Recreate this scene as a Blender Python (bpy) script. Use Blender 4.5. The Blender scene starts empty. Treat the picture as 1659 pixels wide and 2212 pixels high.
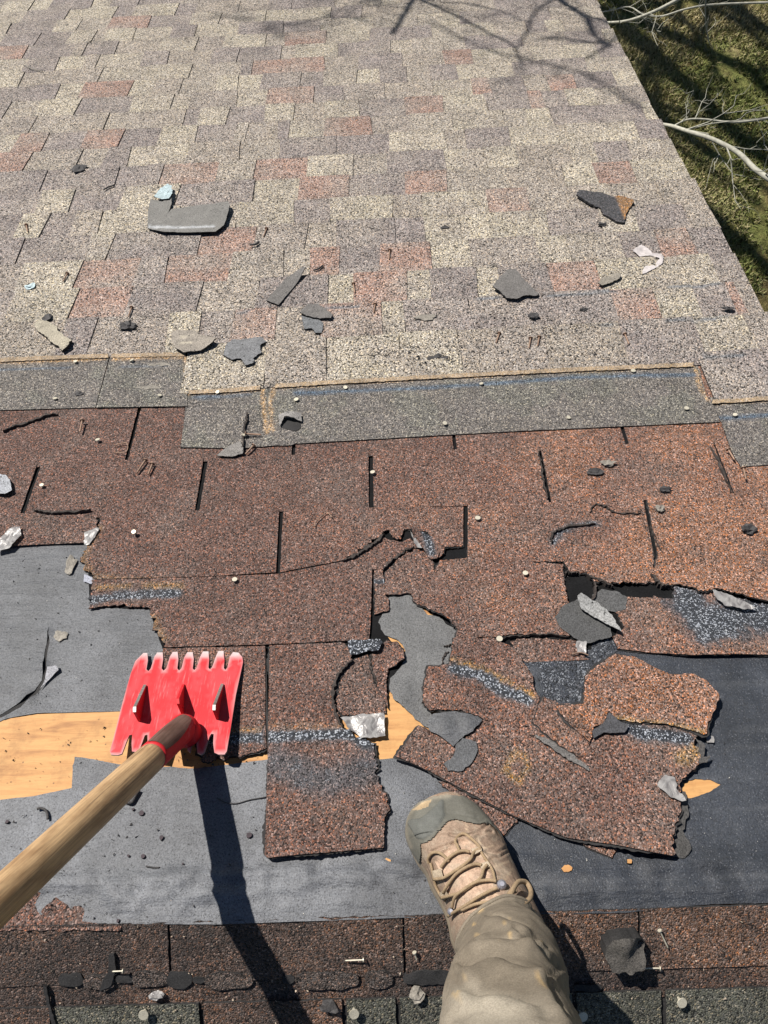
import bpy, bmesh, math, random
import numpy as np
from mathutils import Vector, Matrix, noise
from mathutils.geometry import delaunay_2d_cdt
from mathutils.bvhtree import BVHTree

random.seed(7)
sc = bpy.context.scene
COL = sc.collection

# ------------------------------------------------------------------ frames
# Everything is laid out in the frame of the roof slope: u right along the ridge,
# v down the slope away from the ridge side, h square to the slope (metres).
PITCH = math.radians(20.0)
ROOF = Matrix.Rotation(-PITCH, 4, 'X')
HCAM = 1.09
FPX, CX, CY = 1662.0, 829.5, 1106.0
def _norm(a): return a / np.linalg.norm(a)
_dv = _norm(np.array([775 - CX, 946 + CY, FPX]))
_a, _b = 775 - CX, -946 - CY
_X = -(_b * (-2054.0) + FPX * FPX) / (_a + _b * -.04)
_Y = -2054.0 - .04 * _X
_du = _norm(np.array([_X, -_Y, FPX]))
if _du[0] < 0: _du = -_du
_dn = -np.cross(_du, _dv)
RCAM = np.array([_du, _dv, _dn])
VR = 0.222                       # the ridge line
PHI = 2 * PITCH                  # the other slope falls away towards the camera

def ray(x, y): return RCAM @ np.array([x - CX, -(y - CY), FPX])
def P(x, y, h=0.0):
    r = ray(x, y); t = (h - HCAM) / r[2]
    return Vector((t * r[0], t * r[1], h))
def P2(x, y, h=0.0):             # point on the other slope
    n = np.array([0, -math.sin(PHI), math.cos(PHI)])
    o = np.array([0, VR, 0]) + n * h
    r = ray(x, y); c = np.array([0, 0, HCAM])
    t = np.dot(o - c, n) / np.dot(r, n)
    return Vector(c + t * r)
def PD(x, y, d):                 # point at distance factor d along the view
    r = ray(x, y); return Vector(np.array([0, 0, HCAM]) + r / FPX * d)
def proj(p):                     # roof coordinates (N,3) -> photo pixels
    q = (np.asarray(p) - np.array([0, 0, HCAM])) @ RCAM
    return np.stack([CX + FPX * q[:, 0] / q[:, 2], CY - FPX * q[:, 1] / q[:, 2]], 1)
F1 = Matrix.Identity(4)
F2 = Matrix.Translation((0, VR, 0)) @ Matrix.Rotation(PHI, 4, 'X')
F2I = F2.inverted()

# ------------------------------------------------------------------ camera
cam_d = bpy.data.cameras.new('camera'); cam = bpy.data.objects.new('camera', cam_d); COL.objects.link(cam)
m = Matrix([[RCAM[i, 0], RCAM[i, 1], -RCAM[i, 2], 0] for i in range(3)] + [[0, 0, 0, 1]])
cam.matrix_world = ROOF @ Matrix.Translation((0, 0, HCAM)) @ m
cam_d.sensor_fit = 'VERTICAL'; cam_d.sensor_height = 36; cam_d.lens = 36 * FPX / 2212
cam_d.clip_start = .02; cam_d.clip_end = 500
sc.camera = cam

# ------------------------------------------------------------------ light
SUN_R = Vector((-.50, .22, 1.0)).normalized()          # towards the sun, roof frame
SUN_W = (ROOF.to_3x3() @ SUN_R).normalized()
EL = math.asin(SUN_W.z); AZ = math.atan2(SUN_W.x, SUN_W.y)
w = bpy.data.worlds.new('World'); sc.world = w; w.use_nodes = True
nt = w.node_tree; sky = nt.nodes.new('ShaderNodeTexSky'); sky.sky_type = 'NISHITA'; sky.sun_disc = False
sky.sun_elevation = EL; sky.sun_rotation = AZ
sky.altitude = 1600; sky.dust_density = .2; sky.air_density = .9
nt.links.new(sky.outputs[0], nt.nodes['Background'].inputs[0]); nt.nodes['Background'].inputs[1].default_value = .05
sl = bpy.data.lights.new('sun', 'SUN'); sun = bpy.data.objects.new('sun', sl); COL.objects.link(sun)
sl.energy = 5.0; sl.angle = math.radians(.5); sl.color = (1.0, .95, .88)
sun.rotation_euler = (-SUN_W).to_track_quat('-Z', 'Y').to_euler()
sc.view_settings.view_transform = 'Standard'; sc.view_settings.look = 'None'
sc.view_settings.exposure = .56; sc.view_settings.gamma = 1; sc.view_settings.use_curve_mapping = False

# ------------------------------------------------------------------ materials
def mat(name):
    m = bpy.data.materials.new(name); m.use_nodes = True
    return m, m.node_tree.nodes, m.node_tree.links, m.node_tree.nodes['Principled BSDF']
def N(ns, t, **k):
    n = ns.new(t)
    for a, b in k.items():
        if hasattr(n, a): setattr(n, a, b)
        else: n.inputs[a.replace('_', ' ')].default_value = b
    return n
def ramp(ns, stops, interp='LINEAR'):
    r = ns.new('ShaderNodeValToRGB'); r.color_ramp.interpolation = interp
    e = r.color_ramp.elements
    while len(e) > 1: e.remove(e[-1])
    e[0].position = stops[0][0]; e[0].color = (*stops[0][1], 1) if hasattr(stops[0][1], '__len__') else (stops[0][1],) * 3 + (1,)
    for p, c in stops[1:]:
        x = e.new(p); x.color = (*c, 1) if hasattr(c, '__len__') else (c,) * 3 + (1,)
    return r
def mixc(ns, ls, typ, fac, a, b):
    m = ns.new('ShaderNodeMix'); m.data_type = 'RGBA'; m.blend_type = typ; m.clamp_result = False
    for i, v in ((0, fac), (6, a), (7, b)):
        if hasattr(v, 'links') or hasattr(v, 'is_linked'): ls.new(v, m.inputs[i])
        else: m.inputs[i].default_value = v if i == 0 else (*v, 1)
    return m.outputs[2]

def granule_mat(name, size=1.5e-3, lights=(1.5, 1.45, 1.3), dark=.18, bump=.8, spec=.35):
    """Ceramic granules: cell colours vary round the colour stored on the mesh (gcol); its alpha is bare tar."""
    m, ns, ls, b = mat(name)
    tc = ns.new('ShaderNodeTexCoord')
    at = N(ns, 'ShaderNodeAttribute', attribute_name='gcol')
    jn = N(ns, 'ShaderNodeTexNoise', Scale=60.0, Detail=2.0)
    ls.new(tc.outputs['Object'], jn.inputs['Vector'])
    vo = N(ns, 'ShaderNodeTexVoronoi', Scale=1 / size, Randomness=1.0)
    ls.new(tc.outputs['Object'], vo.inputs['Vector'])
    sp = ns.new('ShaderNodeSeparateColor'); ls.new(vo.outputs['Color'], sp.inputs[0])
    r1 = ramp(ns, [(0, dark), (.16, dark * 1.3), (.26, .72), (.6, 1.0), (.84, 1.2), (.9, lights), (1, tuple(1.25 * c for c in lights))])
    ls.new(sp.outputs[0], r1.inputs[0])
    col = mixc(ns, ls, 'MULTIPLY', 1.0, at.outputs['Color'], r1.outputs[0])
    # clumps of granules 4-6 mm across, and slow wear
    cl = N(ns, 'ShaderNodeTexNoise', Scale=230.0, Detail=2.0, Roughness=.6); ls.new(tc.outputs['Object'], cl.inputs['Vector'])
    r2 = ramp(ns, [(.3, .62), (.5, 1.0), (.72, 1.32)]); ls.new(cl.outputs['Fac'], r2.inputs[0])
    col = mixc(ns, ls, 'MULTIPLY', .85, col, r2.outputs[0])
    wr = N(ns, 'ShaderNodeTexNoise', Scale=14.0, Detail=5.0, Roughness=.65); ls.new(tc.outputs['Object'], wr.inputs['Vector'])
    r3 = ramp(ns, [(.28, .74), (.5, 1.0), (.75, 1.14)]); ls.new(wr.outputs['Fac'], r3.inputs[0])
    col = mixc(ns, ls, 'MULTIPLY', .9, col, r3.outputs[0])
    # hue drift between granules
    hv = ns.new('ShaderNodeHueSaturation'); ls.new(col, hv.inputs['Color'])
    mr = N(ns, 'ShaderNodeMapRange'); mr.inputs[3].default_value = .6; mr.inputs[4].default_value = 1.35
    ls.new(sp.outputs[1], mr.inputs[0]); ls.new(mr.outputs[0], hv.inputs['Saturation'])
    # bare tar with a few stray pale granules
    rt = ramp(ns, [(0, (.012, .014, .018)), (.72, (.03, .034, .042)), (.80, (.22, .24, .28)), (1, (.42, .44, .47))]); ls.new(sp.outputs[2], rt.inputs[0])
    tj = N(ns, 'ShaderNodeMath', operation='MULTIPLY_ADD'); ls.new(jn.outputs['Fac'], tj.inputs[0]); tj.inputs[1].default_value = 1.2
    sb = N(ns, 'ShaderNodeMath', operation='SUBTRACT'); ls.new(at.outputs['Alpha'], sb.inputs[0]); sb.inputs[1].default_value = .6
    ls.new(sb.outputs[0], tj.inputs[2])
    st = ramp(ns, [(.42, 0.0), (.58, 1.0)]); ls.new(tj.outputs[0], st.inputs[0])
    tf = N(ns, 'ShaderNodeMath', operation='MULTIPLY'); ls.new(st.outputs[0], tf.inputs[0]); ls.new(at.outputs['Alpha'], tf.inputs[1])
    tf2 = N(ns, 'ShaderNodeMath', operation='GREATER_THAN'); ls.new(at.outputs['Alpha'], tf2.inputs[0]); tf2.inputs[1].default_value = .02
    tf3 = N(ns, 'ShaderNodeMath', operation='MULTIPLY'); ls.new(tf.outputs[0], tf3.inputs[0]); ls.new(tf2.outputs[0], tf3.inputs[1])
    col = mixc(ns, ls, 'MIX', tf3.outputs[0], hv.outputs[0], rt.outputs[0])
    ls.new(col, b.inputs['Base Color'])
    b.inputs['Roughness'].default_value = .78
    b.inputs['Specular IOR Level'].default_value = spec
    hh = N(ns, 'ShaderNodeMath', operation='ADD')
    h1 = N(ns, 'ShaderNodeMath', operation='MULTIPLY'); ls.new(vo.outputs['Distance'], h1.inputs[0]); h1.inputs[1].default_value = -1.0
    ls.new(h1.outputs[0], hh.inputs[0]); ls.new(sp.outputs[1], hh.inputs[1])
    bp = N(ns, 'ShaderNodeBump', Strength=bump, Distance=size * .8); ls.new(hh.outputs[0], bp.inputs['Height'])
    ls.new(bp.outputs[0], b.inputs['Normal'])
    return m

def plain(name, col, rough=.8, spec=.4, nscale=200, namp=.25, bump=.0, bscale=None, metal=0, bdist=.001, stretch=None, detail=4.0):
    m, ns, ls, b = mat(name)
    tc = ns.new('ShaderNodeTexCoord'); src = tc.outputs['Object']
    if stretch:
        mp = N(ns, 'ShaderNodeMapping'); mp.inputs['Scale'].default_value = stretch; ls.new(src, mp.inputs[0]); src = mp.outputs[0]
    n = N(ns, 'ShaderNodeTexNoise', Scale=float(nscale), Detail=detail, Roughness=.6); ls.new(src, n.inputs['Vector'])
    lo = tuple(c * (1 - namp) for c in col); hi = tuple(min(1, c * (1 + namp)) for c in col)
    r = ramp(ns, [(.3, lo), (.7, hi)]); ls.new(n.outputs['Fac'], r.inputs[0])
    n2 = N(ns, 'ShaderNodeTexNoise', Scale=nscale / 14, Detail=3.0); ls.new(src, n2.inputs['Vector'])
    r2 = ramp(ns, [(.3, 1 - namp * .7), (.7, 1 + namp * .4)]); ls.new(n2.outputs['Fac'], r2.inputs[0])
    c = mixc(ns, ls, 'MULTIPLY', 1.0, r.outputs[0], r2.outputs[0])
    ls.new(c, b.inputs['Base Color'])
    b.inputs['Roughness'].default_value = rough; b.inputs['Specular IOR Level'].default_value = spec; b.inputs['Metallic'].default_value = metal
    if bump:
        nb = N(ns, 'ShaderNodeTexNoise', Scale=float(bscale or nscale), Detail=3.0); ls.new(src, nb.inputs['Vector'])
        bp = N(ns, 'ShaderNodeBump', Strength=bump, Distance=bdist); ls.new(nb.outputs['Fac'], bp.inputs['Height']); ls.new(bp.outputs[0], b.inputs['Normal'])
    return m

def vcol_mat(name, rough=.8, spec=.3, nscale=600, namp=.3, bump=.4, bdist=.0006, big=25, weave=0, dirt=None):
    """colour from the mesh (gcol) broken up by fine noise"""
    m, ns, ls, b = mat(name)
    tc = ns.new('ShaderNodeTexCoord'); at = N(ns, 'ShaderNodeAttribute', attribute_name='gcol')
    n = N(ns, 'ShaderNodeTexNoise', Scale=float(nscale), Detail=2.0, Roughness=.7); ls.new(tc.outputs['Object'], n.inputs['Vector'])
    r = ramp(ns, [(.3, 1 - namp), (.7, 1 + namp)]); ls.new(n.outputs['Fac'], r.inputs[0])
    c = mixc(ns, ls, 'MULTIPLY', 1.0, at.outputs['Color'], r.outputs[0])
    n2 = N(ns, 'ShaderNodeTexNoise', Scale=float(big), Detail=6.0, Roughness=.65); ls.new(tc.outputs['Object'], n2.inputs['Vector'])
    r2 = ramp(ns, [(.3, .78), (.7, 1.18)]); ls.new(n2.outputs['Fac'], r2.inputs[0])
    c = mixc(ns, ls, 'MULTIPLY', .9, c, r2.outputs[0])
    if dirt:
        n3 = N(ns, 'ShaderNodeTexNoise', Scale=dirt[0], Detail=3.0, Roughness=.5); ls.new(tc.outputs['Object'], n3.inputs['Vector'])
        r3 = ramp(ns, [(dirt[1], 0.0), (dirt[1] + .05, 1.0)]); ls.new(n3.outputs['Fac'], r3.inputs[0])
        c = mixc(ns, ls, 'MIX', r3.outputs[0], c, dirt[2])
    ls.new(c, b.inputs['Base Color']); b.inputs['Roughness'].default_value = rough; b.inputs['Specular IOR Level'].default_value = spec
    h = n.outputs['Fac']
    if weave:
        wv = N(ns, 'ShaderNodeTexWave', Scale=float(weave), Distortion=.6); wv.bands_direction = 'DIAGONAL'; ls.new(tc.outputs['Object'], wv.inputs['Vector'])
        ad = N(ns, 'ShaderNodeMath', operation='ADD'); ls.new(h, ad.inputs[0]); ls.new(wv.outputs['Fac'], ad.inputs[1]); h = ad.outputs[0]
    bp = N(ns, 'ShaderNodeBump', Strength=bump, Distance=bdist); ls.new(h, bp.inputs['Height']); ls.new(bp.outputs[0], b.inputs['Normal'])
    return m

M_TAN = granule_mat('tan_granules', 2.7e-3, lights=(1.55, 1.52, 1.42), dark=.10, bump=.9)
M_BRN = granule_mat('brown_granules', 1.9e-3, lights=(2.1, 1.85, 1.7), dark=.14, bump=.85, spec=.35)
M_DUSTG = granule_mat('dusty_granules', 1.6e-3, lights=(1.2, 1.2, 1.15), dark=.5, bump=.5)
M_HEAD = granule_mat('grey_headlap_granules', 1.9e-3, lights=(2.3, 2.25, 2.05), dark=.18, bump=.8, spec=.45)
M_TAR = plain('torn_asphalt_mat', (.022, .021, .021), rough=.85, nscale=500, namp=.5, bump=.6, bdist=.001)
def felt_mat():
    m, ns, ls, b = mat('roofing_felt')
    tc = ns.new('ShaderNodeTexCoord'); at = N(ns, 'ShaderNodeAttribute', attribute_name='gcol'); src = tc.outputs['Object']
    n1 = N(ns, 'ShaderNodeTexNoise', Scale=430.0, Detail=3.0, Roughness=.7); ls.new(src, n1.inputs['Vector'])
    r1 = ramp(ns, [(.3, .55), (.5, 1.0), (.72, 1.5)]); ls.new(n1.outputs['Fac'], r1.inputs[0]); c = mixc(ns, ls, 'MULTIPLY', 1.0, at.outputs['Color'], r1.outputs[0])
    n2 = N(ns, 'ShaderNodeTexNoise', Scale=13.0, Detail=7.0, Roughness=.7); ls.new(src, n2.inputs['Vector'])
    r2 = ramp(ns, [(.3, .72), (.5, 1.0), (.7, 1.22)]); ls.new(n2.outputs['Fac'], r2.inputs[0]); c = mixc(ns, ls, 'MULTIPLY', 1.0, c, r2.outputs[0])
    n3 = N(ns, 'ShaderNodeTexVoronoi', Scale=850.0); ls.new(src, n3.inputs['Vector']); sp = ns.new('ShaderNodeSeparateColor'); ls.new(n3.outputs['Color'], sp.inputs[0])
    r3 = ramp(ns, [(.962, 0.0), (.97, .55)]); ls.new(sp.outputs[0], r3.inputs[0]); c = mixc(ns, ls, 'MIX', r3.outputs[0], c, (.13, .135, .15))
    r4 = ramp(ns, [(.94, 0.0), (.95, .7)]); ls.new(sp.outputs[1], r4.inputs[0]); c = mixc(ns, ls, 'MIX', r4.outputs[0], c, (.012, .012, .013))
    ls.new(c, b.inputs['Base Color']); b.inputs['Roughness'].default_value = .52; b.inputs['Specular IOR Level'].default_value = .42
    mp = N(ns, 'ShaderNodeMapping'); mp.inputs['Scale'].default_value = (14, 70, 30); mp.inputs['Rotation'].default_value = (0, 0, .12); ls.new(src, mp.inputs[0])
    n4 = N(ns, 'ShaderNodeTexNoise', Scale=1.0, Detail=4.0, Roughness=.6, Distortion=.8); ls.new(mp.outputs[0], n4.inputs['Vector'])
    b1 = N(ns, 'ShaderNodeBump', Strength=.5, Distance=.005); ls.new(n4.outputs['Fac'], b1.inputs['Height'])
    b2 = N(ns, 'ShaderNodeBump', Strength=.7, Distance=.0014); ls.new(n1.outputs['Fac'], b2.inputs['Height']); ls.new(b1.outputs[0], b2.inputs['Normal']); ls.new(b2.outputs[0], b.inputs['Normal'])
    return m
M_FELT = felt_mat()
_unused = vcol_mat('old_felt', rough=.52, spec=.45, nscale=800, namp=.3, bump=.45, bdist=.0009, big=16, dirt=(120.0, .70, (.02, .02, .022)))
M_CHIPT = plain('tar_spot', (.03, .018, .024), rough=.7, nscale=300)
M_SCRAP = vcol_mat('asphalt_back_face', rough=.75, spec=.35, nscale=420, namp=.55, bump=.9, bdist=.0014, big=60, dirt=(150.0, .66, (.03, .03, .03)))

M_SLOTSHADE = plain('old_asphalt_slot_shade', (.007, .007, .0075), rough=.9, spec=.15, nscale=400, namp=.5)  # asphalt coloured near-black so shingle slots and gaps read as shaded
def wood_mat():
    m, ns, ls, b = mat('pine_plywood')
    tc = ns.new('ShaderNodeTexCoord')
    mp = N(ns, 'ShaderNodeMapping'); mp.inputs['Scale'].default_value = (3.2, 34, 10); ls.new(tc.outputs['Object'], mp.inputs[0])
    n = N(ns, 'ShaderNodeTexNoise', Scale=2.2, Detail=8.0, Roughness=.62, Distortion=.7); ls.new(mp.outputs[0], n.inputs['Vector'])
    r = ramp(ns, [(.28, (.25, .11, .035)), (.43, (.41, .205, .068)), (.56, (.47, .255, .09)), (.72, (.40, .205, .07))]); ls.new(n.outputs['Fac'], r.inputs[0])
    mp2 = N(ns, 'ShaderNodeMapping'); mp2.inputs['Scale'].default_value = (60, 900, 100); ls.new(tc.outputs['Object'], mp2.inputs[0])
    n2 = N(ns, 'ShaderNodeTexNoise', Scale=1.0, Detail=4.0, Roughness=.7); ls.new(mp2.outputs[0], n2.inputs['Vector'])
    r2 = ramp(ns, [(.3, .62), (.42, 1.0), (.7, 1.08)]); ls.new(n2.outputs['Fac'], r2.inputs[0])
    c = mixc(ns, ls, 'MULTIPLY', .8, r.outputs[0], r2.outputs[0])
    n3 = N(ns, 'ShaderNodeTexNoise', Scale=22.0, Detail=6.0, Roughness=.7); ls.new(tc.outputs['Object'], n3.inputs['Vector'])
    r3 = ramp(ns, [(.3, (.62, .58, .55)), (.5, (1, 1, 1)), (.8, (1.03, 1.03, 1.05))]); ls.new(n3.outputs['Fac'], r3.inputs[0]); c = mixc(ns, ls, 'MULTIPLY', .8, c, r3.outputs[0])
    n4 = N(ns, 'ShaderNodeTexVoronoi', Scale=45.0); ls.new(tc.outputs['Object'], n4.inputs['Vector'])
    r4 = ramp(ns, [(.03, .12), (.075, 1.0)]); ls.new(n4.outputs['Distance'], r4.inputs[0]); c = mixc(ns, ls, 'MULTIPLY', .75, c, r4.outputs[0])
    ls.new(c, b.inputs['Base Color']); b.inputs['Roughness'].default_value = .7
    bp = N(ns, 'ShaderNodeBump', Strength=.3, Distance=.0006); ls.new(n2.outputs['Fac'], bp.inputs['Height']); ls.new(bp.outputs[0], b.inputs['Normal'])
    return m
M_DECK = wood_mat()
M_ZINC = plain('zinc_nail', (.52, .48, .38), rough=.5, spec=.5, nscale=900, namp=.25, metal=.35)
M_RUST = plain('rusty_nail', (.26, .17, .12), rough=.6, spec=.4, nscale=900, namp=.4, metal=.3)

# ------------------------------------------------------------------ object helpers
def tag(o, label=None, cat=None, group=None, kind=None):
    for k, v in (('label', label), ('category', cat), ('group', group), ('kind', kind)):
        if v: o[k] = v
    return o
def empty(name, loc=(0, 0, 0), **k):
    o = bpy.data.objects.new(name, None); COL.objects.link(o); o.empty_display_size = .05
    o.matrix_world = ROOF @ Matrix.Translation(loc); o['o'] = list(loc); return tag(o, **k)
def link(name, verts, faces, mats, parent=None, origin=None, mi=None, col=None, smooth=False, tops=False, **k):
    """verts in roof coordinates. top-level: origin at the footprint centre; child: stays in its parent's frame"""
    V = np.array([tuple(v) for v in verts], dtype=float)
    if parent is not None: o3 = np.array(parent['o'], float)
    elif origin is not None: o3 = np.array(tuple(origin), float)
    else: o3 = np.array([V[:, 0].mean(), V[:, 1].mean(), V[:, 2].min()])
    me = bpy.data.meshes.new(name); me.from_pydata((V - o3).tolist(), [], [tuple(int(i) for i in f) for f in faces])
    if not isinstance(mats, (list, tuple)): mats = [mats]
    for x in mats: me.materials.append(x)
    if mi is not None: me.polygons.foreach_set('material_index', np.array(mi, dtype=np.int32))
    if col is not None:
        a = me.color_attributes.new('gcol', 'FLOAT_COLOR', 'POINT')
        c = np.ones((len(V), 4)); cc = np.array(col, float); c[:, :cc.shape[1]] = cc
        if cc.shape[1] == 3: c[:, 3] = 0
        a.data.foreach_set('color', c.ravel().astype(np.float32))
    if smooth: me.polygons.foreach_set('use_smooth', np.ones(len(me.polygons), bool))
    elif tops: me.polygons.foreach_set('use_smooth', np.array(mi) == 0)
    me.update()
    o = bpy.data.objects.new(name, me); COL.objects.link(o)
    if parent is not None: o.parent = parent
    else: o.matrix_world = ROOF @ Matrix.Translation(o3)
    o['o'] = o3.tolist()
    return tag(o, **k)

def inside(poly, pts):
    poly = np.asarray(poly, float); pts = np.asarray(pts, float)
    x, y = pts[:, 0], pts[:, 1]; r = np.zeros(len(pts), bool); n = len(poly); j = n - 1
    for i in range(n):
        xi, yi = poly[i]; xj, yj = poly[j]
        c = ((yi > y) != (yj > y)) & (x < (xj - xi) * (y - yi) / (yj - yi + 1e-12) + xi)
        r ^= c; j = i
    return r
def seg_dist(pts, line):
    pts = np.asarray(pts, float); best = np.full(len(pts), 1e9)
    for (a, b) in zip(line[:-1], line[1:]):
        a = np.array(a[:2], float); b = np.array(b[:2], float); d = b - a
        t = np.clip(((pts - a) @ d) / (d @ d + 1e-12), 0, 1)
        best = np.minimum(best, np.linalg.norm(pts - a - t[:, None] * d, axis=1))
    return best
def jagged(poly, jag, step, rnd, flags=None):
    out = []; n = len(poly)
    for i in range(n):
        a = np.array(poly[i][:2], float); b = np.array(poly[(i + 1) % n][:2], float)
        L = np.linalg.norm(b - a); amp = jag * (flags[i] if flags else 1)
        if amp == 0: out.append(tuple(a)); continue
        k = max(1, int(L / step)); nrm = np.array([-(b - a)[1], (b - a)[0]]) / (L + 1e-9)
        s0 = rnd.random() * 100
        for q in range(k):
            t = q / k; p = a + (b - a) * t
            d = noise.fractal(Vector((s0 + t * L / .012, s0, 0)), .6, 2.1, 4) * amp * (.25 + .75 * math.sin(math.pi * min(1, max(0, t)))) + (rnd.random() - .5) * amp * .65
            out.append(tuple(p + nrm * d))
    return out

def sheet(poly, grid, holes=()):
    """constrained triangulation of an outline with interior points"""
    pts = [tuple(p) for p in poly]; E = [(i, (i + 1) % len(pts)) for i in range(len(pts))]
    for h in holes:
        s = len(pts); pts += [tuple(p) for p in h]; E += [(s + i, s + (i + 1) % len(h)) for i in range(len(h))]
    A = np.array(pts)
    if grid:
        lo, hi = A.min(0), A.max(0)
        nx, ny = max(1, int((hi[0] - lo[0]) / grid)), max(1, int((hi[1] - lo[1]) / grid))
        gx, gy = np.meshgrid(lo[0] + (np.arange(nx) + .5) * (hi[0] - lo[0]) / nx, lo[1] + (np.arange(ny) + .5) * (hi[1] - lo[1]) / ny)
        G = np.stack([gx.ravel(), gy.ravel()], 1); G += (np.random.RandomState(3).rand(*G.shape) - .5) * grid * .3
        G = G[inside(poly, G)]
        if len(G):
            G = G[seg_dist(G, list(poly) + [poly[0]]) > grid * .35] if len(poly) < 400 else G
        pts += [tuple(p) for p in G]
    r = delaunay_2d_cdt([Vector(p) for p in pts], E, [], 0, 1e-7)
    V = np.array([tuple(v) for v in r[0]]); T = np.array([tuple(f) for f in r[2] if len(f) == 3])
    c = V[T].mean(1); k = inside(poly, c)
    for h in holes: k &= ~inside(h, c)
    return V, T[k]

def solid(V, T, ztop, th, F):
    """top sheet + walls + underside -> verts, faces, material index (0 top, 1 sides/under)"""
    used = np.unique(T); remap = -np.ones(len(V), int); remap[used] = np.arange(len(used)); V = V[used]; T = remap[T]; ztop = ztop[used]
    a = V[T[:, 1]] - V[T[:, 0]]; b = V[T[:, 2]] - V[T[:, 0]]; fl = a[:, 0] * b[:, 1] - a[:, 1] * b[:, 0] < 0
    T[fl] = T[fl][:, ::-1]
    n = len(V); idx = np.arange(n)
    top = np.column_stack([V, ztop]); bot = np.column_stack([V, ztop - th])
    e = {}
    for t in T:
        for i in range(3):
            p, q = int(t[i]), int(t[(i + 1) % 3])
            if (q, p) in e: del e[(q, p)]
            else: e[(p, q)] = 1
    faces = [tuple(t) for t in T] + [tuple(t[::-1] + n) for t in T]
    mi = [0] * len(T) + [1] * len(T)
    # walls get their own top ring so that the edge stays dark and crisp
    W = np.vstack([top, bot]); Mx = np.array(F)
    bd = sorted({p for p, q in e} | {q for p, q in e}); loc = {p: k for k, p in enumerate(bd)}; nb = len(bd); bd = np.array(bd, int)
    W = np.vstack([W, top[bd], bot[bd]])
    for p, q in e: a, b = 2 * n + loc[p], 2 * n + loc[q]; faces.append((a, a + nb, b + nb, b)); mi.append(1)
    W = W @ Mx[:3, :3].T + Mx[:3, 3]
    return W, faces, mi, np.concatenate([used, used, used[bd], used[bd]]), V

def slab(name, pts, h=.0, th=.003, m=None, parent=None, px=True, plane=1, jag=.0015, step=.004, grid=.012, flags=None,
         col=(.2, .2, .2), stains=(), lifts=(), curls=(), holes=(), rough=.0006, rscale=25, rim=0, side=None, uv=False, hf=None, smooth=True, **k):
    """A flat or curled sheet of real thickness. pts: outline, photo pixels (px) or slope metres.
    stains: (points_px, width_m, rgb, alpha, strength)   lifts: (x, y, radius_m, height)   curls: (x1,y1,x2,y2,width_m,height)"""
    rnd = random.Random(hash((name, round(pts[0][0], 2), round(pts[0][1], 2), len(pts))) & 0xffff if False else int(abs(pts[0][0] * 131 + pts[0][1] * 71)) + len(pts))
    F = F1 if plane == 1 else F2
    def cv(x, y):
        if not px: return (x, y)
        if plane == 1: p = P(x, y, h); return (p.x, p.y)
        p = F2I @ P2(x, y, h); return (p.x, p.y)
    base = [cv(*p[:2]) for p in pts]
    poly = jagged(base, jag, step, rnd, flags)
    hp = [jagged([cv(*q) for q in hh], jag, step, rnd) for hh in holes]
    V, T = sheet(poly, grid, hp)
    s0 = rnd.random() * 50
    z = np.full(len(V), h, float)
    if rough: z += np.array([noise.fractal(Vector((p[0] * rscale + s0, p[1] * rscale, s0)), .7, 2, 3) for p in V]) * rough
    for (x, y, r, dh) in lifts:
        c = np.array(cv(x, y)); d = np.linalg.norm(V - c, axis=1); z += dh * np.exp(-(d / r) ** 2)
    for (x1, y1, x2, y2, wd, dh) in curls:
        a = np.array(cv(x1, y1)); b = np.array(cv(x2, y2)); d = (b - a) / np.linalg.norm(b - a)
        nn = np.array([-d[1], d[0]]); t = np.clip(((V - a) @ nn) / wd, 0, 1.5); z += dh * t ** 2
    if hf is not None: z += hf(V)
    if callable(col): C = col(V)
    else: C = np.tile(np.array(col, float), (len(V), 1))
    if C.shape[1] == 3: C = np.column_stack([C, np.zeros(len(V))])
    for (ln, wd, rgb, al, sg) in stains:
        L = [cv(*q) for q in ln]; d = seg_dist(V, L) if len(L) > 1 else np.linalg.norm(V - np.array(L[0]), axis=1)
        d = d + np.array([noise.noise(Vector((p[0] * 90, p[1] * 90, s0 + wd * 999))) for p in V]) * wd * .35
        f = np.clip(1.35 - d / wd * 1.0, 0, 1) * np.clip((1.3 - d / wd) / .5, 0, 1) * sg
        f = np.clip(f, 0, 1)[:, None]
        C = C * (1 - f) + np.array([*rgb, al]) * f
    W, faces, mi, used, VV = solid(V, T, z, th, F)
    C2 = C[used]
    mats = [m, side or M_TAR]
    if rim:
        rp = []; ctr = np.mean(np.array(poly), 0)
        # the felt mat that sticks out from under a torn edge
        pa = np.array(poly); nx = np.roll(pa, -1, 0) - np.roll(pa, 1, 0); nr = np.stack([nx[:, 1], -nx[:, 0]], 1)
        nr /= np.linalg.norm(nr, axis=1)[:, None] + 1e-9
        area = np.sum(pa[:, 0] * np.roll(pa[:, 1], -1) - np.roll(pa[:, 0], -1) * pa[:, 1])
        if area < 0: nr = -nr
        off = np.array([max(.0003, rim * (.35 + 1.0 * noise.noise(Vector((p[0] * 22, p[1] * 22, s0 + 5))) + .5 * (rnd.random() - .5))) for p in pa])
        rp = [tuple(q) for q in pa + nr * off[:, None]]
        V2, T2 = sheet(rp, grid)
        from mathutils.kdtree import KDTree
        kd = KDTree(len(V))
        for i, p in enumerate(V): kd.insert((p[0], p[1], 0), i)
        kd.balance()
        z2 = np.array([z[kd.find((p[0], p[1], 0))[1]] for p in V2]) - th * .75
        W2, f2, mi2, u2, _ = solid(V2, T2, z2, .0008, F)
        o = len(W); W = np.vstack([W, W2]); faces += [tuple(i + o for i in f) for f in f2]; mi += [1] * len(f2)
        C2 = np.vstack([C2, np.tile([.03, .03, .03, 0], (len(W2), 1))])
    return link(name, W, faces, mats, parent, mi=mi, col=C2, tops=smooth, **k)

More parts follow.
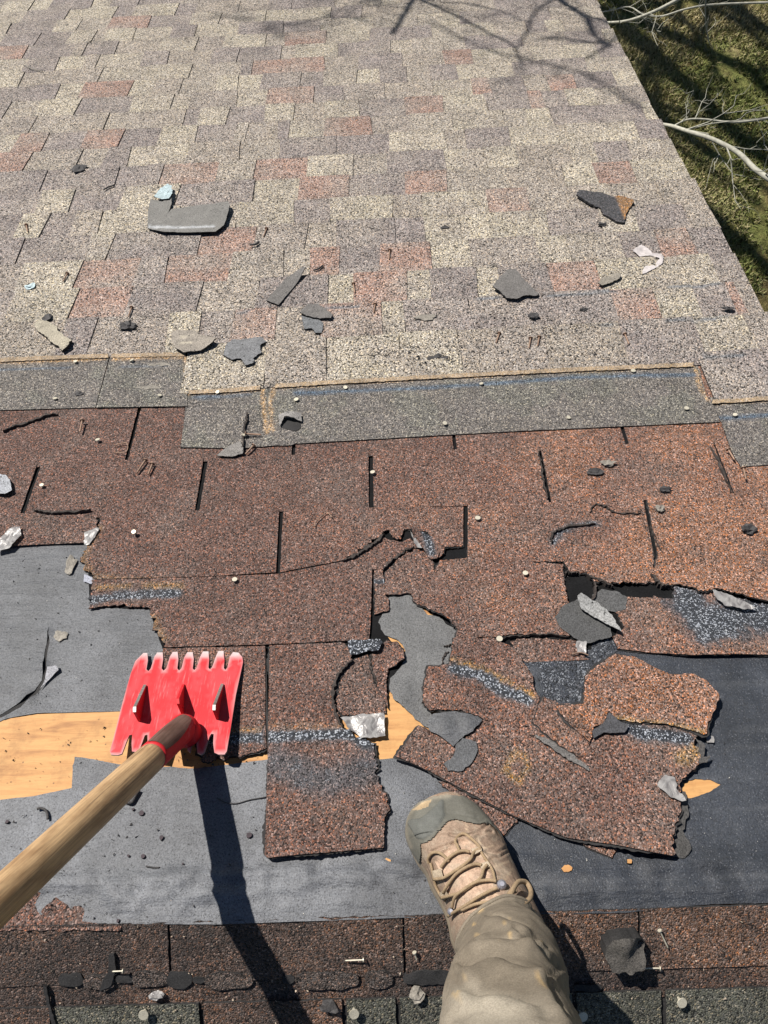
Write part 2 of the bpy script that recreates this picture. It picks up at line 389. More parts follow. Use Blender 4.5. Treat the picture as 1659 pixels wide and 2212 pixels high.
def tube_geo(path, radii, sides=8, cap=True):
    path = [Vector(p) for p in path]; n = len(path); V = []; Fc = []
    if not hasattr(radii, '__len__'): radii = [radii] * n
    t0 = (path[1] - path[0]).normalized(); a = t0.orthogonal().normalized()
    for i, p in enumerate(path):
        t = (path[min(i + 1, n - 1)] - path[max(i - 1, 0)]).normalized()
        a = (a - t * a.dot(t)).normalized(); b = t.cross(a)
        for s in range(sides):
            an = 2 * math.pi * s / sides
            V.append(p + (a * math.cos(an) + b * math.sin(an)) * radii[i])
    for i in range(n - 1):
        for s in range(sides):
            q = i * sides + s; r = i * sides + (s + 1) % sides; Fc.append((q, r, r + sides, q + sides))
    if cap: Fc += [tuple(range(sides))[::-1], tuple(range((n - 1) * sides, n * sides))]
    return V, Fc
def merge(*gs):
    V = []; Fc = []
    for v, f in gs:
        o = len(V); V += list(v); Fc += [tuple(i + o for i in x) for x in f]
    return V, Fc
def smoothpath(pts, k=6):
    pts = [Vector(p) for p in pts]; out = []
    for i in range(len(pts) - 1):
        p0, p1, p2, p3 = pts[max(i - 1, 0)], pts[i], pts[i + 1], pts[min(i + 2, len(pts) - 1)]
        for j in range(k):
            t = j / k
            out.append(.5 * ((2 * p1) + (p2 - p0) * t + (2 * p0 - 5 * p1 + 4 * p2 - p3) * t * t + (3 * p1 - p0 - 3 * p2 + p3) * t ** 3))
    out.append(pts[-1]); return out
def box_geo(lo, hi):
    x0, y0, z0 = lo; x1, y1, z1 = hi
    V = [(x0, y0, z0), (x1, y0, z0), (x1, y1, z0), (x0, y1, z0), (x0, y0, z1), (x1, y0, z1), (x1, y1, z1), (x0, y1, z1)]
    return V, [(0, 3, 2, 1), (4, 5, 6, 7), (0, 1, 5, 4), (1, 2, 6, 5), (2, 3, 7, 6), (3, 0, 4, 7)]
def c1(*p): return [(x / 2, y / 2) for x, y in p]
def c2(*p): return [(829.5 + x / 2, y / 2) for x, y in p]
def c3(*p): return [(x / 2, 691.2 + y / 2) for x, y in p]
def c4(*p): return [(829.5 + x / 2, 691.2 + y / 2) for x, y in p]
def c5(*p): return [(x / 2, 1209.7 + y / 2) for x, y in p]
def c6(*p): return [(829.5 + x / 2, 1209.7 + y / 2) for x, y in p]
def c7(*p): return [(x / 2, 1693.6 + y / 2) for x, y in p]
def c8(*p): return [(829.5 + x / 2, 1693.6 + y / 2) for x, y in p]
def cm(*p): return [(674 + x * .2083, 1106 + y * .2083) for x, y in p]
def cb(*p): return [(847 + x * .2604, 1693.5 + y * .2604) for x, y in p]
def cs(*p): return [(224.7 + x * .1979, 1382.5 + y * .1979) for x, y in p]
def z4(*p): return [(x * .3333, 380.2 + y * .3333) for x, y in p]
def z5(*p): return [(518.4 + x * .3333, 380.2 + y * .3333) for x, y in p]
def z6(*p): return [(1036.8 + x * .3333, 380.2 + y * .3333) for x, y in p]

# ================================================================== SETTING
RAKE = .850; EAVE = 4.15; LEFT = -3.4
roof = empty('roof', kind='structure')
link('plywood_sheet', *box_geo((LEFT, VR, -.018), (RAKE - .02, 1.42, 0)), M_DECK, roof)
link('plywood_sheet', *box_geo((LEFT, 1.423, -.018), (RAKE - .02, 2.64, -.0005)), M_DECK, roof)
link('plywood_sheet', *box_geo((LEFT, 2.643, -.018), (RAKE - .02, EAVE - .02, 0)), M_DECK, roof)
def far_box(lo, hi):
    V, f = box_geo(lo, hi); return [F2 @ Vector(v) for v in V], f
link('plywood_sheet', *far_box((LEFT, -3.6, -.018), (RAKE - .02, -.003, -.001)), M_DECK, roof)
M_TRIM = plain('painted_fascia', (.62, .60, .55), rough=.6, nscale=30, namp=.12)
link('fascia', *box_geo((RAKE - .019, VR, -.17), (RAKE - .001, EAVE, -.004)), M_TRIM, roof)
link('fascia', *far_box((RAKE - .019, -3.6, -.17), (RAKE - .001, -.002, -.004)), M_TRIM, roof)
link('eave_fascia', *box_geo((LEFT, EAVE - .019, -.17), (RAKE - .02, EAVE - .001, -.004)), M_TRIM, roof)

# ---- house wall below the roof (world-upright)
GZ = -3.75
RI = ROOF.inverted()
def Wd(x, y, z): return RI @ Vector((x, y, z))
wx = RAKE - .32
e1 = ROOF @ Vector((0, EAVE - .35, -.03)); rg = ROOF @ Vector((0, VR, -.03)); e2 = ROOF @ (F2 @ Vector((0, -3.3, -.03)))
prof = [(e1.y, GZ), (e1.y, e1.z), (rg.y, rg.z), (e2.y, e2.z), (e2.y, GZ)]
V = [Wd(x, y, z) for x in (wx, LEFT + .2) for y, z in prof]
M_WALL = plain('pale_siding', (.52, .50, .45), rough=.7, nscale=20, namp=.1, bump=.3, bscale=8)
link('house_wall', V, [(0, 1, 2, 3, 4), (9, 8, 7, 6, 5), (0, 5, 6, 1), (4, 3, 8, 9), (1, 6, 7, 2), (2, 7, 8, 3)], M_WALL, kind='structure')

# ---- underlay, blackened to paint the shade in slots and gaps between old shingles
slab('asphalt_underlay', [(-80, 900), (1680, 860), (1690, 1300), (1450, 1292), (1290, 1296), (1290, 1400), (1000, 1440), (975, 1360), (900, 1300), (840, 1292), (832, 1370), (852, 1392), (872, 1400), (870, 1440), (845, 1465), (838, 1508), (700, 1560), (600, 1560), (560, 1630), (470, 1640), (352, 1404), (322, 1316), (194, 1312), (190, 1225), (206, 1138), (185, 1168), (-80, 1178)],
     h=.0022, th=.001, m=M_SLOTSHADE, parent=roof, jag=.001, grid=.05, rough=.0003)
slab('asphalt_underlay', [(1190, 1290), (1350, 1290), (1350, 1400), (1080, 1400), (1080, 1375), (1190, 1360)], h=.0018, th=.001, m=M_SLOTSHADE, parent=roof, jag=.001, grid=.05, rough=.0003)

# ---- brown 3-tab shingles of the old layer
def fnoise(V, s, o=0.): return np.array([noise.fractal(Vector((p[0] * s + o, p[1] * s, o)), .6, 2, 4) for p in V])
B_DARK = np.array([.118, .069, .055]); B_RED = np.array([.158, .090, .068]); B_OR = np.array([.220, .118, .078])
def brown(bias=0.0, dust=0.0):
    def f(V):
        t = np.clip((V[:, 0] + .25) / 1.1 + bias + fnoise(V, 5, 3) * .45, 0, 1)[:, None]
        c = np.where(t < .5, B_DARK * (1 - 2 * t) + B_RED * 2 * t, B_RED * (2 - 2 * t) + B_OR * (2 * t - 1))
        g = np.clip(fnoise(V, 9, 8) * .8 + dust, 0, .5)[:, None]
        return c * (1 - g) + np.array([.135, .10, .085]) * g
    return f
VAB, VBC, VCD, VDE = P(802, 985).y, P(802, 1097).y, P(802, 1228).y, P(802, 1348).y
SL = .0044
def tab_rect(u0, u1, v0, v1, h0, bias, name='old_shingle', dust=0., stains=()):
    # nearer (upslope) end low, downslope butt proud
    dz = lambda V: (V[:, 1] - v0) / (v1 - v0) * .0022
    return slab(name, [(u0, v0), (u1, v0), (u1, v1), (u0, v1)], h=h0, th=.0032, m=M_BRN, parent=roof, px=False, jag=.0008, step=.006,
                grid=.02, col=brown(bias, dust), hf=dz, rough=.0005, stains=stains)
A_s = [-1.15, -.83, -.507, -.183, .131, .463, .79]
for a, b in zip(A_s[:-1], A_s[1:]): tab_rect(a + SL, b - SL * .6, VAB - .006, 1.30, .0060, -.12 + .1 * (a > .1))
tab_rect(.79 + SL, .846, VAB - .006, 1.30, .006, .05)
B_s = [-1.0, -.674, -.351, -.032, .292, .628]
for i, (a, b) in enumerate(zip(B_s[:-1], B_s[1:])): tab_rect(a + SL, b - SL * (.2 if i > 2 else 1), VBC - .006, VAB + .003, .0052, (-.2, -.22, -.05, .05, .15)[i])
tab_rect(.628 + SL * .5, .846, VBC - .006, VAB + .003, .0052, .25)
# third course and the torn parts below it
def torn(pts, h, bias=0., name='old_shingle', jag=.0026, parent=roof, dust=0., grid=.007, th=.0028, **k):
    return slab(name, pts, h=h, th=th, m=M_BRN, parent=parent, jag=jag, step=.0028, grid=grid, col=brown(bias, dust), **k)
TARC = (.09, .095, .105)
torn([(-60, 1112), (60, 1108), (100, 1110), (190, 1111), (207, 1120), (210, 1140), (186, 1172), (90, 1176), (0, 1180), (-60, 1182)], .0066, -.1, flags=[.3, 1, 1, 1, 2, 2, .2, .2, .2, 0], dust=.35)
torn([(216, 1106), (603, 1099), (596, 1236), (430, 1246), (202, 1250), (180, 1226), (183, 1192), (196, 1170), (212, 1140)], .0066, -.25, flags=[0, 0, .3, 0, 3, 3, 3, 3, 2], grid=.012,
     stains=[([(213, 1140), (184, 1190), (182, 1226), (200, 1248)], .007, (.2, .13, .07), 0, .7)])
torn([(612, 1099), (1001, 1094), (1000, 1180), (962, 1183), (958, 1196), (946, 1205), (938, 1170), (925, 1150), (888, 1141), (872, 1143), (866, 1166), (848, 1163), (841, 1146), (826, 1150), (827, 1157), (790, 1180), (741, 1210), (605, 1236)],
     .0068, .0, flags=[0, 0, .5, 1, 1, 1, 1, 1, 1, 1, 1, 1, 1, 1, 2, 2, .3, .2], rim=.003, lifts=[(828, 1160, .03, .004), (960, 1190, .02, .003)], grid=.012)
torn([(1011, 1092), (1389, 1077), (1412, 1200), (1410, 1242), (1417, 1258), (1390, 1262), (1325, 1262), (1284, 1257), (1265, 1239), (1230, 1235), (1217, 1213), (1010, 1213)], .0068, .18,
     flags=[0, 0, .4, 1, 2, 2, 2, 2, 2, 1, .3, .2], rim=.003, grid=.012, lifts=[(1330, 1262, .05, .005)],
     stains=[([(1195, 1175), (1210, 1145), (1290, 1130)], .008, TARC, .9, 1), ([(1275, 1100), (1330, 1105), (1390, 1105)], .004, (.05, .04, .035), .3, .7)])
torn([(1397, 1076), (1680, 1060), (1690, 1308), (1609, 1290), (1545, 1275), (1520, 1281), (1470, 1267), (1425, 1259), (1408, 1240), (1421, 1200)], .0068, .30,
     flags=[0, 0, 0, 2, 2, 2, 2, 2, 1, .4], rim=.004, grid=.012, lifts=[(1520, 1280, .06, .006), (1640, 1300, .05, .006)])
# fourth course, left
torn([(198, 1252), (430, 1247), (604, 1239), (741, 1213), (828, 1160), (846, 1168), (870, 1170), (886, 1162), (903, 1182), (862, 1200), (828, 1229), (804, 1230), (800, 1350), (797, 1382), (746, 1384), (575, 1392), (352, 1398), (345, 1375), (325, 1331), (320, 1311), (250, 1307), (192, 1314)],
     .0078, -.22, flags=[0, 0, .2, 1, 1, 1, 1, 1, 1, 1, .3, .2, .3, 1, .3, .3, 3, 3, 3, 2, 1, 2], grid=.010,
     stains=[([(196, 1296), (250, 1288), (385, 1280)], .010, TARC, 1, 1), ([(200, 1270), (300, 1262), (392, 1266)], .004, (.22, .14, .07), 0, .8), ([(352, 1385), (330, 1335)], .006, (.2, .13, .06), 0, .6)])
torn([(352, 1401), (573, 1395), (573, 1560), (576, 1618), (520, 1632), (440, 1645), (400, 1560), (355, 1500)], .0086, -.15, flags=[.3, 0, 0, 1, 3, 3, 1, 1], rim=.004,
     stains=[([(440, 1598), (576, 1592)], .010, TARC, 1, 1), ([(440, 1582), (575, 1575)], .004, (.2, .13, .07), 0, .7)])
hang = [(582, 1394), (740, 1388), (752, 1400), (762, 1424), (738, 1448), (722, 1488), (720, 1530), (740, 1570), (765, 1590), (808, 1606), (809, 1640), (818, 1690), (838, 1738), (831, 1782), (829, 1832), (580, 1856), (573, 1850), (578, 1630)]
torn(hang, .0090, -.08, flags=[.2, 1, 2, 2, 2, 2, 2, 2, 2, 1, 2, 2, 2, 1, .3, 0, .2, .1], rim=.006, th=.004, grid=.008, dust=.1,
     lifts=[(700, 1850, .08, .006), (600, 1850, .05, .004)],
     stains=[([(585, 1590), (660, 1588), (755, 1585), (800, 1612)], .012, TARC, 1, 1), ([(600, 1650), (700, 1690), (800, 1660)], .030, (.075, .072, .078), .45, .9), ([(585, 1570), (740, 1566)], .005, (.2, .12, .07), 0, .7)])
# central bits round the torn-out hole
torn([(765, 1426), (796, 1410), (800, 1450), (812, 1482), (832, 1500), (834, 1540), (742, 1546), (728, 1532), (724, 1496), (742, 1452)], .0046, -.15, rim=.003, dust=.3)
torn([(836, 1383), (860, 1389), (871, 1405), (873, 1425), (856, 1440), (838, 1445), (834, 1472), (838, 1530), (814, 1480), (806, 1450), (802, 1415)], .0066, -.1, rim=.003, jag=.002, lifts=[(865, 1430, .02, .006)])
slab('torn_sealant_strip', cm((372, 1322), (540, 1330), (700, 1318), (735, 1360), (690, 1450), (590, 1440), (480, 1475), (400, 1480), (375, 1400)), h=.0110, th=.003, m=M_BRN, parent=roof, grid=.005, col=(*TARC, 1.0), lifts=[(815, 1400, .015, .006)])
torn(cm((645, 600), (730, 600), (750, 690), (760, 860), (792, 900), (800, 1020), (650, 1060)), .0072, .15, rim=.002, dust=.3, th=.004, stains=[(cm((650, 720), (740, 720)), .006, TARC, .9, 1)])
torn(cm((760, 620), (900, 480), (1000, 420), (1110, 370), (1180, 430), (1250, 490), (1270, 620), (1330, 500), (1600, 480), (1620, 470)) + [(1216, 1218), (1217, 1235), (1222, 1270), (1229, 1310), (1230, 1374), (1180, 1369), (1110, 1372), (1075, 1377), (985, 1378), (988, 1362), (972, 1345), (940, 1326), (918, 1311), (905, 1307), (893, 1298), (889, 1281), (833, 1284), (831, 1250)],
     .0078, .02, flags=None, rim=.003, dust=.15, th=.0035, grid=.009, lifts=[(960, 1335, .03, .010), (1100, 1375, .05, .004)])
torn(cm((1020, 170), (1130, 200), (1250, 260), (1330, 400), (1300, 480), (1230, 490), (1190, 440), (1150, 370), (1080, 370), (1050, 260)), .0115, .0, jag=.001, lifts=[(890, 1150, .012, .012)], stains=[(cm((1180, 230), (1240, 430)), .011, TARC, 1, 1)])
torn(c6((300, 335), (470, 335), (520, 360), (560, 380), (600, 440), (640, 490), (650, 560), (672, 590), (655, 660), (625, 715), (560, 722), (450, 692), (380, 662), (290, 648), (200, 656), (165, 620), (175, 520), (190, 460), (280, 450)), .0108, -.02,
     rim=.004, th=.004, lifts=[(920, 1530, .03, .006)],
     stains=[(c6((300, 470), (430, 500), (500, 560), (620, 600)), .013, TARC, 1, 1), (c6((290, 430), (420, 465), (640, 580)), .004, (.24, .15, .06), 0, .8)])
torn(c6((1045, 160), (1250, 165), (1255, 115), (1420, 140), (1690, 205), (1700, 412), (1340, 418), (1150, 402), (1010, 382), (985, 330), (1040, 290), (1000, 220)), .0050, .0,
     flags=[2, 2, 2, 2, 0, .2, .2, .2, 1, 2, 2, 1], th=.004, dust=.2, rim=.002, lifts=[(1550, 1415, .08, .007)],
     stains=[(c6((1310, 180), (1400, 290), (1560, 230), (1680, 260)), .045, (.06, .065, .075), .8, 1.1)])
torn(c6((545, 352), (600, 336), (830, 345), (835, 400), (890, 430), (610, 442), (575, 400)), .0030, -.1, flags=[1, 1, 1, 1, .3, .5, 1], dust=.3, rim=.002)
slab('tarred_felt', c6((596, 440), (890, 435), (900, 350), (985, 335), (1012, 390), (925, 450), (872, 500), (866, 622), (700, 600), (640, 560)), h=.0022, th=.0015, m=M_BRN, parent=roof, grid=.008, col=(.035, .040, .050, .55), jag=.001)
slab('tarred_felt', c6((900, 150), (940, 125), (1010, 135), (1050, 160), (1045, 210), (1000, 225), (900, 210)), h=.0060, th=.0025, m=M_SCRAP, parent=roof, grid=.008, col=(.07, .07, .07))

slab('old_shingle', [(-80, 1880), (60, 1890), (160, 1940), (260, 1975), (260, 2010), (-80, 2010)], h=.0012, th=.0011, m=M_BRN, parent=roof, jag=.002, grid=.012, col=brown(-.2))
# ---- felt
def wrinkle(V):
    z = np.zeros(len(V)); x, y = V[:, 0], V[:, 1]
    for (ln, wd, a) in WR:
        d = seg_dist(V, ln) + .004 * fnoise(V, 40, a * 999); z += 1.7 * a * np.exp(-(d / (wd * .8)) ** 2)
    return z
def L1(pts): return [(P(x, y).x, P(x, y).y) for x, y in pts]
WR = [(L1(c7((120, 430), (320, 425), (500, 430), (620, 415), (700, 400), (820, 395))), .012, .0040), (L1(c7((640, 450), (760, 420), (900, 405), (1060, 395), (1330, 375))), .011, .0045),
      (L1(c7((480, 480), (600, 500), (700, 490), (740, 470), (900, 480))), .012, .0045), (L1(c7((900, 480), (1100, 470), (1300, 440), (1420, 400), (1600, 410))), .012, .0045),
      (L1(c7((520, 540), (680, 560), (800, 545))), .012, .0025), (L1(c7((1000, 545), (1300, 520), (1650, 490))), .015, .002),
      (L1(c8((0, 350), (120, 380))), .012, .004), (L1(c8((700, 480), (900, 455), (1300, 460), (1700, 440))), .014, .003), (L1(c8((1150, 370), (1400, 330), (1680, 360))), .018, .003),
      (L1(c8((580, 330), (760, 390), (1000, 400))), .016, .002)]
F_GREY = np.array([.104, .108, .117]); F_DARK = np.array([.024, .028, .036])
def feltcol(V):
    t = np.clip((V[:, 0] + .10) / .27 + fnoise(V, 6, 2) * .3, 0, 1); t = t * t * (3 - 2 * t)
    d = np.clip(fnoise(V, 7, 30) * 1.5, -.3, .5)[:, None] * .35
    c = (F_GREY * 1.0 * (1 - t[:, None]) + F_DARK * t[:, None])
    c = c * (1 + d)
    for yy, wdt in ((1482, .004), (1579, .004), (1620, .003), (1682, .004), (1750, .003), (1900, .004), (1925, .003)):
        y0 = P(1500, yy).y; c = c + (np.exp(-((V[:, 1] - y0) / wdt) ** 2) * np.clip(.6 + fnoise(V, 20, yy), 0, 1) * t * .022)[:, None]
    return c
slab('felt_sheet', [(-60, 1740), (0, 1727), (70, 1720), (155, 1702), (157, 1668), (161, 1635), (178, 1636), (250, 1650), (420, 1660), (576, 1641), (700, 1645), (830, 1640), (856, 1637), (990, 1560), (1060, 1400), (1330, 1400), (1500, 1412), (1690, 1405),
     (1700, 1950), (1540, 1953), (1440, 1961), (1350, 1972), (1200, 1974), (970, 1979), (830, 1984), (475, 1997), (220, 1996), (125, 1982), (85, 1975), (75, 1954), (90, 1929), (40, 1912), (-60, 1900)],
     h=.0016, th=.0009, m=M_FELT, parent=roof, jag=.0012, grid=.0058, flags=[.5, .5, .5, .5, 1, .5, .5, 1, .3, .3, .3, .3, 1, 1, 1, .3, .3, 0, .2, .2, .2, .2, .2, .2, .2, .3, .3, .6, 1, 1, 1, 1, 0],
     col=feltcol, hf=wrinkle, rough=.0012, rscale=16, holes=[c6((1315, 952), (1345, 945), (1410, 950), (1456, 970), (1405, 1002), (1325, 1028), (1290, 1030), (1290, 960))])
def feltcol2(V):
    c = np.tile(F_GREY * .78, (len(V), 1)) * (1 + .2 * fnoise(V, 7, 4))[:, None]
    for yy, s in ((1290, 1), (1375, 1), (1470, 1), (1418, .6)):
        y0 = P(150, yy).y; c *= (1 + .22 * s * np.exp(-((V[:, 1] - y0) / .0018) ** 2))[:, None]
    return c
tear = c5((212, 285), (206, 340), (192, 400), (188, 470), (180, 520), (150, 565), (80, 620), (0, 668), (0, 682), (90, 638), (165, 575), (196, 534), (212, 510), (203, 480), (204, 400), (214, 350))
slab('felt_sheet', [(-60, 1176), (0, 1174), (185, 1165), (330, 1172), (500, 1230), (560, 1400), (560, 1526), (450, 1529), (265, 1536), (80, 1541), (12, 1552), (-4, 1560), (-60, 1562)], h=.0014, th=.0009, m=M_FELT, parent=roof,
     jag=.0008, grid=.009, flags=[0, 0, 0, 0, 0, 0, .2, .2, .2, .2, 1, 1, 0], col=feltcol2, holes=[tear], rough=.0012, rscale=14, lifts=[(90, 1440, .012, .006), (60, 1510, .012, .005), (100, 1370, .01, .004)])
slab('tear_shade_patch', [(60, 1360), (125, 1340), (130, 1470), (80, 1530), (10, 1556), (-10, 1540), (50, 1480)], h=.0004, th=.0003, m=M_TAR, parent=roof, jag=0, grid=.03, rough=0)  # black sheet under the tear, painting the shade of its lifted edge
slab('felt_flap', c5((204, 460), (250, 458), (256, 478), (216, 512), (172, 558), (192, 520)), h=.0052, th=.0006, m=M_FELT, parent=roof, jag=.0008, grid=.006, col=(.23, .23, .25), lifts=[(124, 1445, .01, .004)])
slab('felt_flap', [(182, 1240), (198, 1246), (205, 1252), (200, 1262), (180, 1256)], h=.0050, th=.0006, m=M_FELT, parent=roof, jag=.001, grid=.006, col=(.27, .28, .33))

H_GREY = np.array([.132, .119, .108])
def headcol(V):
    g = np.clip(fnoise(V, 12, 6) * 1.3 + .2, 0, 1)[:, None]
    c = H_GREY * (1 - g) + np.array([.130, .116, .108]) * g
    gr = np.clip(fnoise(V, 8, 16) * 1.5 - .1, 0, .4)[:, None]
    return c * (1 - gr) + np.array([.128, .130, .108]) * gr
headcol0 = headcol
# the same layers run on past the picture edges
L0, R0 = P(-58, 1400).x, P(1690, 1500).x
slab('felt_sheet', [(LEFT, VR + .012), (-.80, VR + .012), (-.80, .74), (LEFT, .74)], h=.0008, th=.0006, m=M_FELT, parent=roof, px=False, jag=.001, grid=.05, col=(.1, .1, .11))
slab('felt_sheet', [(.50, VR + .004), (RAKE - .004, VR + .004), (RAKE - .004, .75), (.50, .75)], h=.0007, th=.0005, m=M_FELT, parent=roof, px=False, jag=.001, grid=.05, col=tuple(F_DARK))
for k in range(7):
    for v0_, v1_, o_ in ((VAB - .006, 1.30, 0), (VBC - .006, VAB + .003, .16), (.74, VBC + .003, 0)):
        a_ = -1.15 - .325 * k - o_ + (.30 if v0_ == .74 else .28 if o_ else 0); tab_rect(max(LEFT, a_ - .325 + SL), a_ - SL, v0_, v1_, .0052, -.15)
ra, rb = P(1692, 1062), P(1700, 1306)
slab('old_shingle', [(ra.x, ra.y), (rb.x, rb.y), (rb.x, rb.y - .10), (RAKE - .004, rb.y - .12), (RAKE - .004, ra.y + .01)], h=.0066, th=.003, m=M_BRN, parent=roof, px=False, jag=.0015, grid=.02, col=brown(.2))
slab('shingle_headlap', [(LEFT, P(0, 888).y), (P(-66, 888).x - .004, P(0, 888).y), (P(-66, 888).x - .004, 1.33), (LEFT, 1.33)], h=.0100, th=.003, m=M_HEAD, parent=roof, px=False, jag=.0008, grid=.03, col=headcol0)
for x, y, r_ in [(697, 232, .0045), (1076, 220, .0055), (612, 125, .005), (30, 163, .0035), (575, 110, .0025), (510, 590, .003), (555, 310, .0025), (618, 314, .004), (790, 345, .002)]:
    r_ *= .75; cx_, cy_ = c7((x, y))[0]; q_ = P(cx_, cy_, .004)
    slab('tar_drop', [(q_.x + r_ * math.cos(a) * random.uniform(.7, 1.2), q_.y + r_ * math.sin(a) * random.uniform(.7, 1.2)) for a in [i * .785 for i in range(8)]], h=.0052, th=.0035, m=M_CHIPT, parent=roof, px=False, jag=.0005, step=.001, grid=0, rough=0)
for q_, r_ in [(c7((750, 497))[0], .004), (c7((823, 405))[0], .003), (c8((795, 365))[0], .0055), (c8((1060, 335))[0], .003), (c8((10, 340))[0], .005)]:
    p_ = P(*q_, .005)
    slab('nail_tear', [(p_.x + r_ * 1.4 * math.cos(a) * random.uniform(.6, 1.2), p_.y + r_ * math.sin(a) * random.uniform(.6, 1.2)) for a in [i * .785 for i in range(8)]], h=.0066, th=.004, m=M_DECK, parent=roof, px=False, jag=.0006, step=.001, grid=0, rough=0)

# ---- grey headlap of the newest shingles, bared by the strip-off
DUST = (.33, .215, .115); DUST2 = (.30, .225, .15); BLUE = (.072, .100, .138)
def head(pts, h, stains, flags, **k):
    return slab('shingle_headlap', pts, h=h, th=.0030, m=M_HEAD, parent=roof, jag=.0008, grid=.006, col=headcol, stains=stains, flags=flags, **k)
head([(-70, 772), (0, 772), (237, 765), (206, 880), (0, 886), (-70, 890)], .0100, [([(-60, 786), (110, 780), (234, 776)], .0048, DUST, 0, 1.0), ([(-10, 799), (150, 794)], .005, BLUE, .25, .7)], [0, 0, 0, .5, .5, 0])
head([(239.5, 765), (403, 760), (404, 835), (405, 877), (207.5, 880)], .0112, [([(240, 776), (330, 773), (400, 771)], .0048, DUST, 0, 1.0), ([(401, 770), (402, 830), (404, 848)], .004, DUST, 0, 1.0), ([(260, 792), (360, 790)], .005, BLUE, .25, .5)], [0, .2, .2, .5, 0])
head([(405, 838), (470, 832), (700, 818), (1000, 803), (1350, 784), (1498, 776), (1512, 800), (1525, 852), (1543, 880), (1556, 911), (1340, 921), (1100, 932), (900, 943), (660, 957), (637, 958), (628, 962), (600, 962), (520, 968), (390, 966), (398, 905)], .0094,
     [([(404, 852), (480, 847), (566, 842)], .0048, DUST, 0, 1), ([(567, 845), (571, 890), (578, 935)], .0048, DUST, 0, .95), ([(588, 930), (584, 880), (590, 842)], .0042, DUST, 0, .8), ([(590, 838), (720, 829), (1000, 814), (1250, 801), (1496, 790)], .0048, DUST, 0, 1),
      ([(1503, 798), (1514, 840), (1530, 864)], .0048, DUST, 0, .8), ([(420, 857), (470, 855)], .006, BLUE, .3, .8), ([(640, 848), (700, 849)], .007, BLUE, .25, .8), ([(640, 849), (900, 839), (1100, 826), (1240, 815), (1420, 810), (1500, 810)], .0062, BLUE, .35, 1.0),
      ([(430, 862), (540, 852)], .005, BLUE, .2, .6)], [0] * 6 + [.3, .3, .3] + [.5] * 4 + [1] * 6 + [.5])
head([(1532, 858), (1590, 852), (1690, 846), (1690, 1002), (1600, 1008), (1580, 975), (1560, 915), (1545, 885)], .0088,
     [([(1546, 872), (1600, 867), (1690, 861)], .0048, DUST, 0, 1), ([(1552, 903), (1600, 902), (1690, 893)], .0065, BLUE, .45, 1)], [0, 0, 0, 1, 1, .6, .5, .3])
slab('torn_headlap_flap', c3((935, 585), (985, 545), (1040, 522), (1052, 555), (1048, 580), (1000, 590)), h=.0128, th=.002, m=M_SCRAP, parent=roof, col=(.16, .15, .14), grid=.006, lifts=[(528, 970, .02, .003)])
slab('torn_headlap_flap', c3((1205, 410), (1300, 405), (1305, 440), (1230, 425), (1208, 460)), h=.014, th=.002, m=M_SCRAP, parent=roof, col=(.2, .19, .18), grid=.006, lifts=[(628, 900, .02, .010)])
slab('tar_blot', c3((1210, 430), (1230, 420), (1298, 432), (1300, 468), (1280, 480), (1240, 472), (1215, 462)), h=.0104, th=.001, m=M_TAR, parent=roof, grid=.01, jag=.001)

# ---- tan architectural shingles, course by course
CREAM = np.array([.385, .340, .272]); MAUVE = np.array([.245, .210, .196]); SALMON = np.array([.305, .205, .168]); BUFF = np.array([.315, .272, .228])
rt = random.Random(21)
MEAN = np.array([.300, .260, .226])
TILT = .035
V0 = P(778, 730, .012).y
EXP = .118
reds = [z5((550, 870), (945, 1050)), z5((760, 650), (1110, 860)), z5((0, 890), (250, 1080)), z4((1150, 515), (1500, 700)), z4((590, 560), (880, 740)), z4((560, 760), (830, 930)), z6((450, 590), (800, 760)), z6((860, 770), (1200, 970)),
        z6((1120, 350), (1420, 520)), z6((90, 100), (390, 240)), z4((1350, 380), (1659, 500)), c1((1360, 1100), (1480, 1180)), c1((1130, 700), (1335, 780)), c1((735, 725), (945, 790)), c1((1420, 515), (1620, 590)), c1((1175, 385), (1365, 460)),
        c1((390, 375), (570, 430)), c1((0, 690), (125, 750)), c1((400, 590), (530, 650)), c1((110, 600), (190, 680)), c2((100, 740), (290, 840)), c2((100, 420), (270, 490)), c2((260, 210), (400, 300)), c2((450, 840), (670, 920)),
        c2((900, 700), (1080, 760)), c1((1310, 790), (1520, 860)), c1((1250, 150), (1420, 200)), c1((1310, 255), (1450, 305)), c1((1150, 270), (1300, 310)), c1((0, 235), (110, 270)), c1((1110, 1360), (1110, 1361)), z5((930, 480), (1270, 620)), c2((380, 340), (470, 400)), c2((620, 390), (700, 460)), c2((1470, 1230), (1560, 1330)), c1((500, 100), (640, 160)), c2((700, 320), (830, 380))]
redc = []
for (a, b) in reds:
    p = P(a[0], a[1]); q = P(b[0], b[1]); redc.append(((p.x + q.x) / 2, (p.y + q.y) / 2, abs(q.x - p.x) / 2 + .01))
uL, uM = P(405, 800).x, P(1506, 800).x
tabs = []
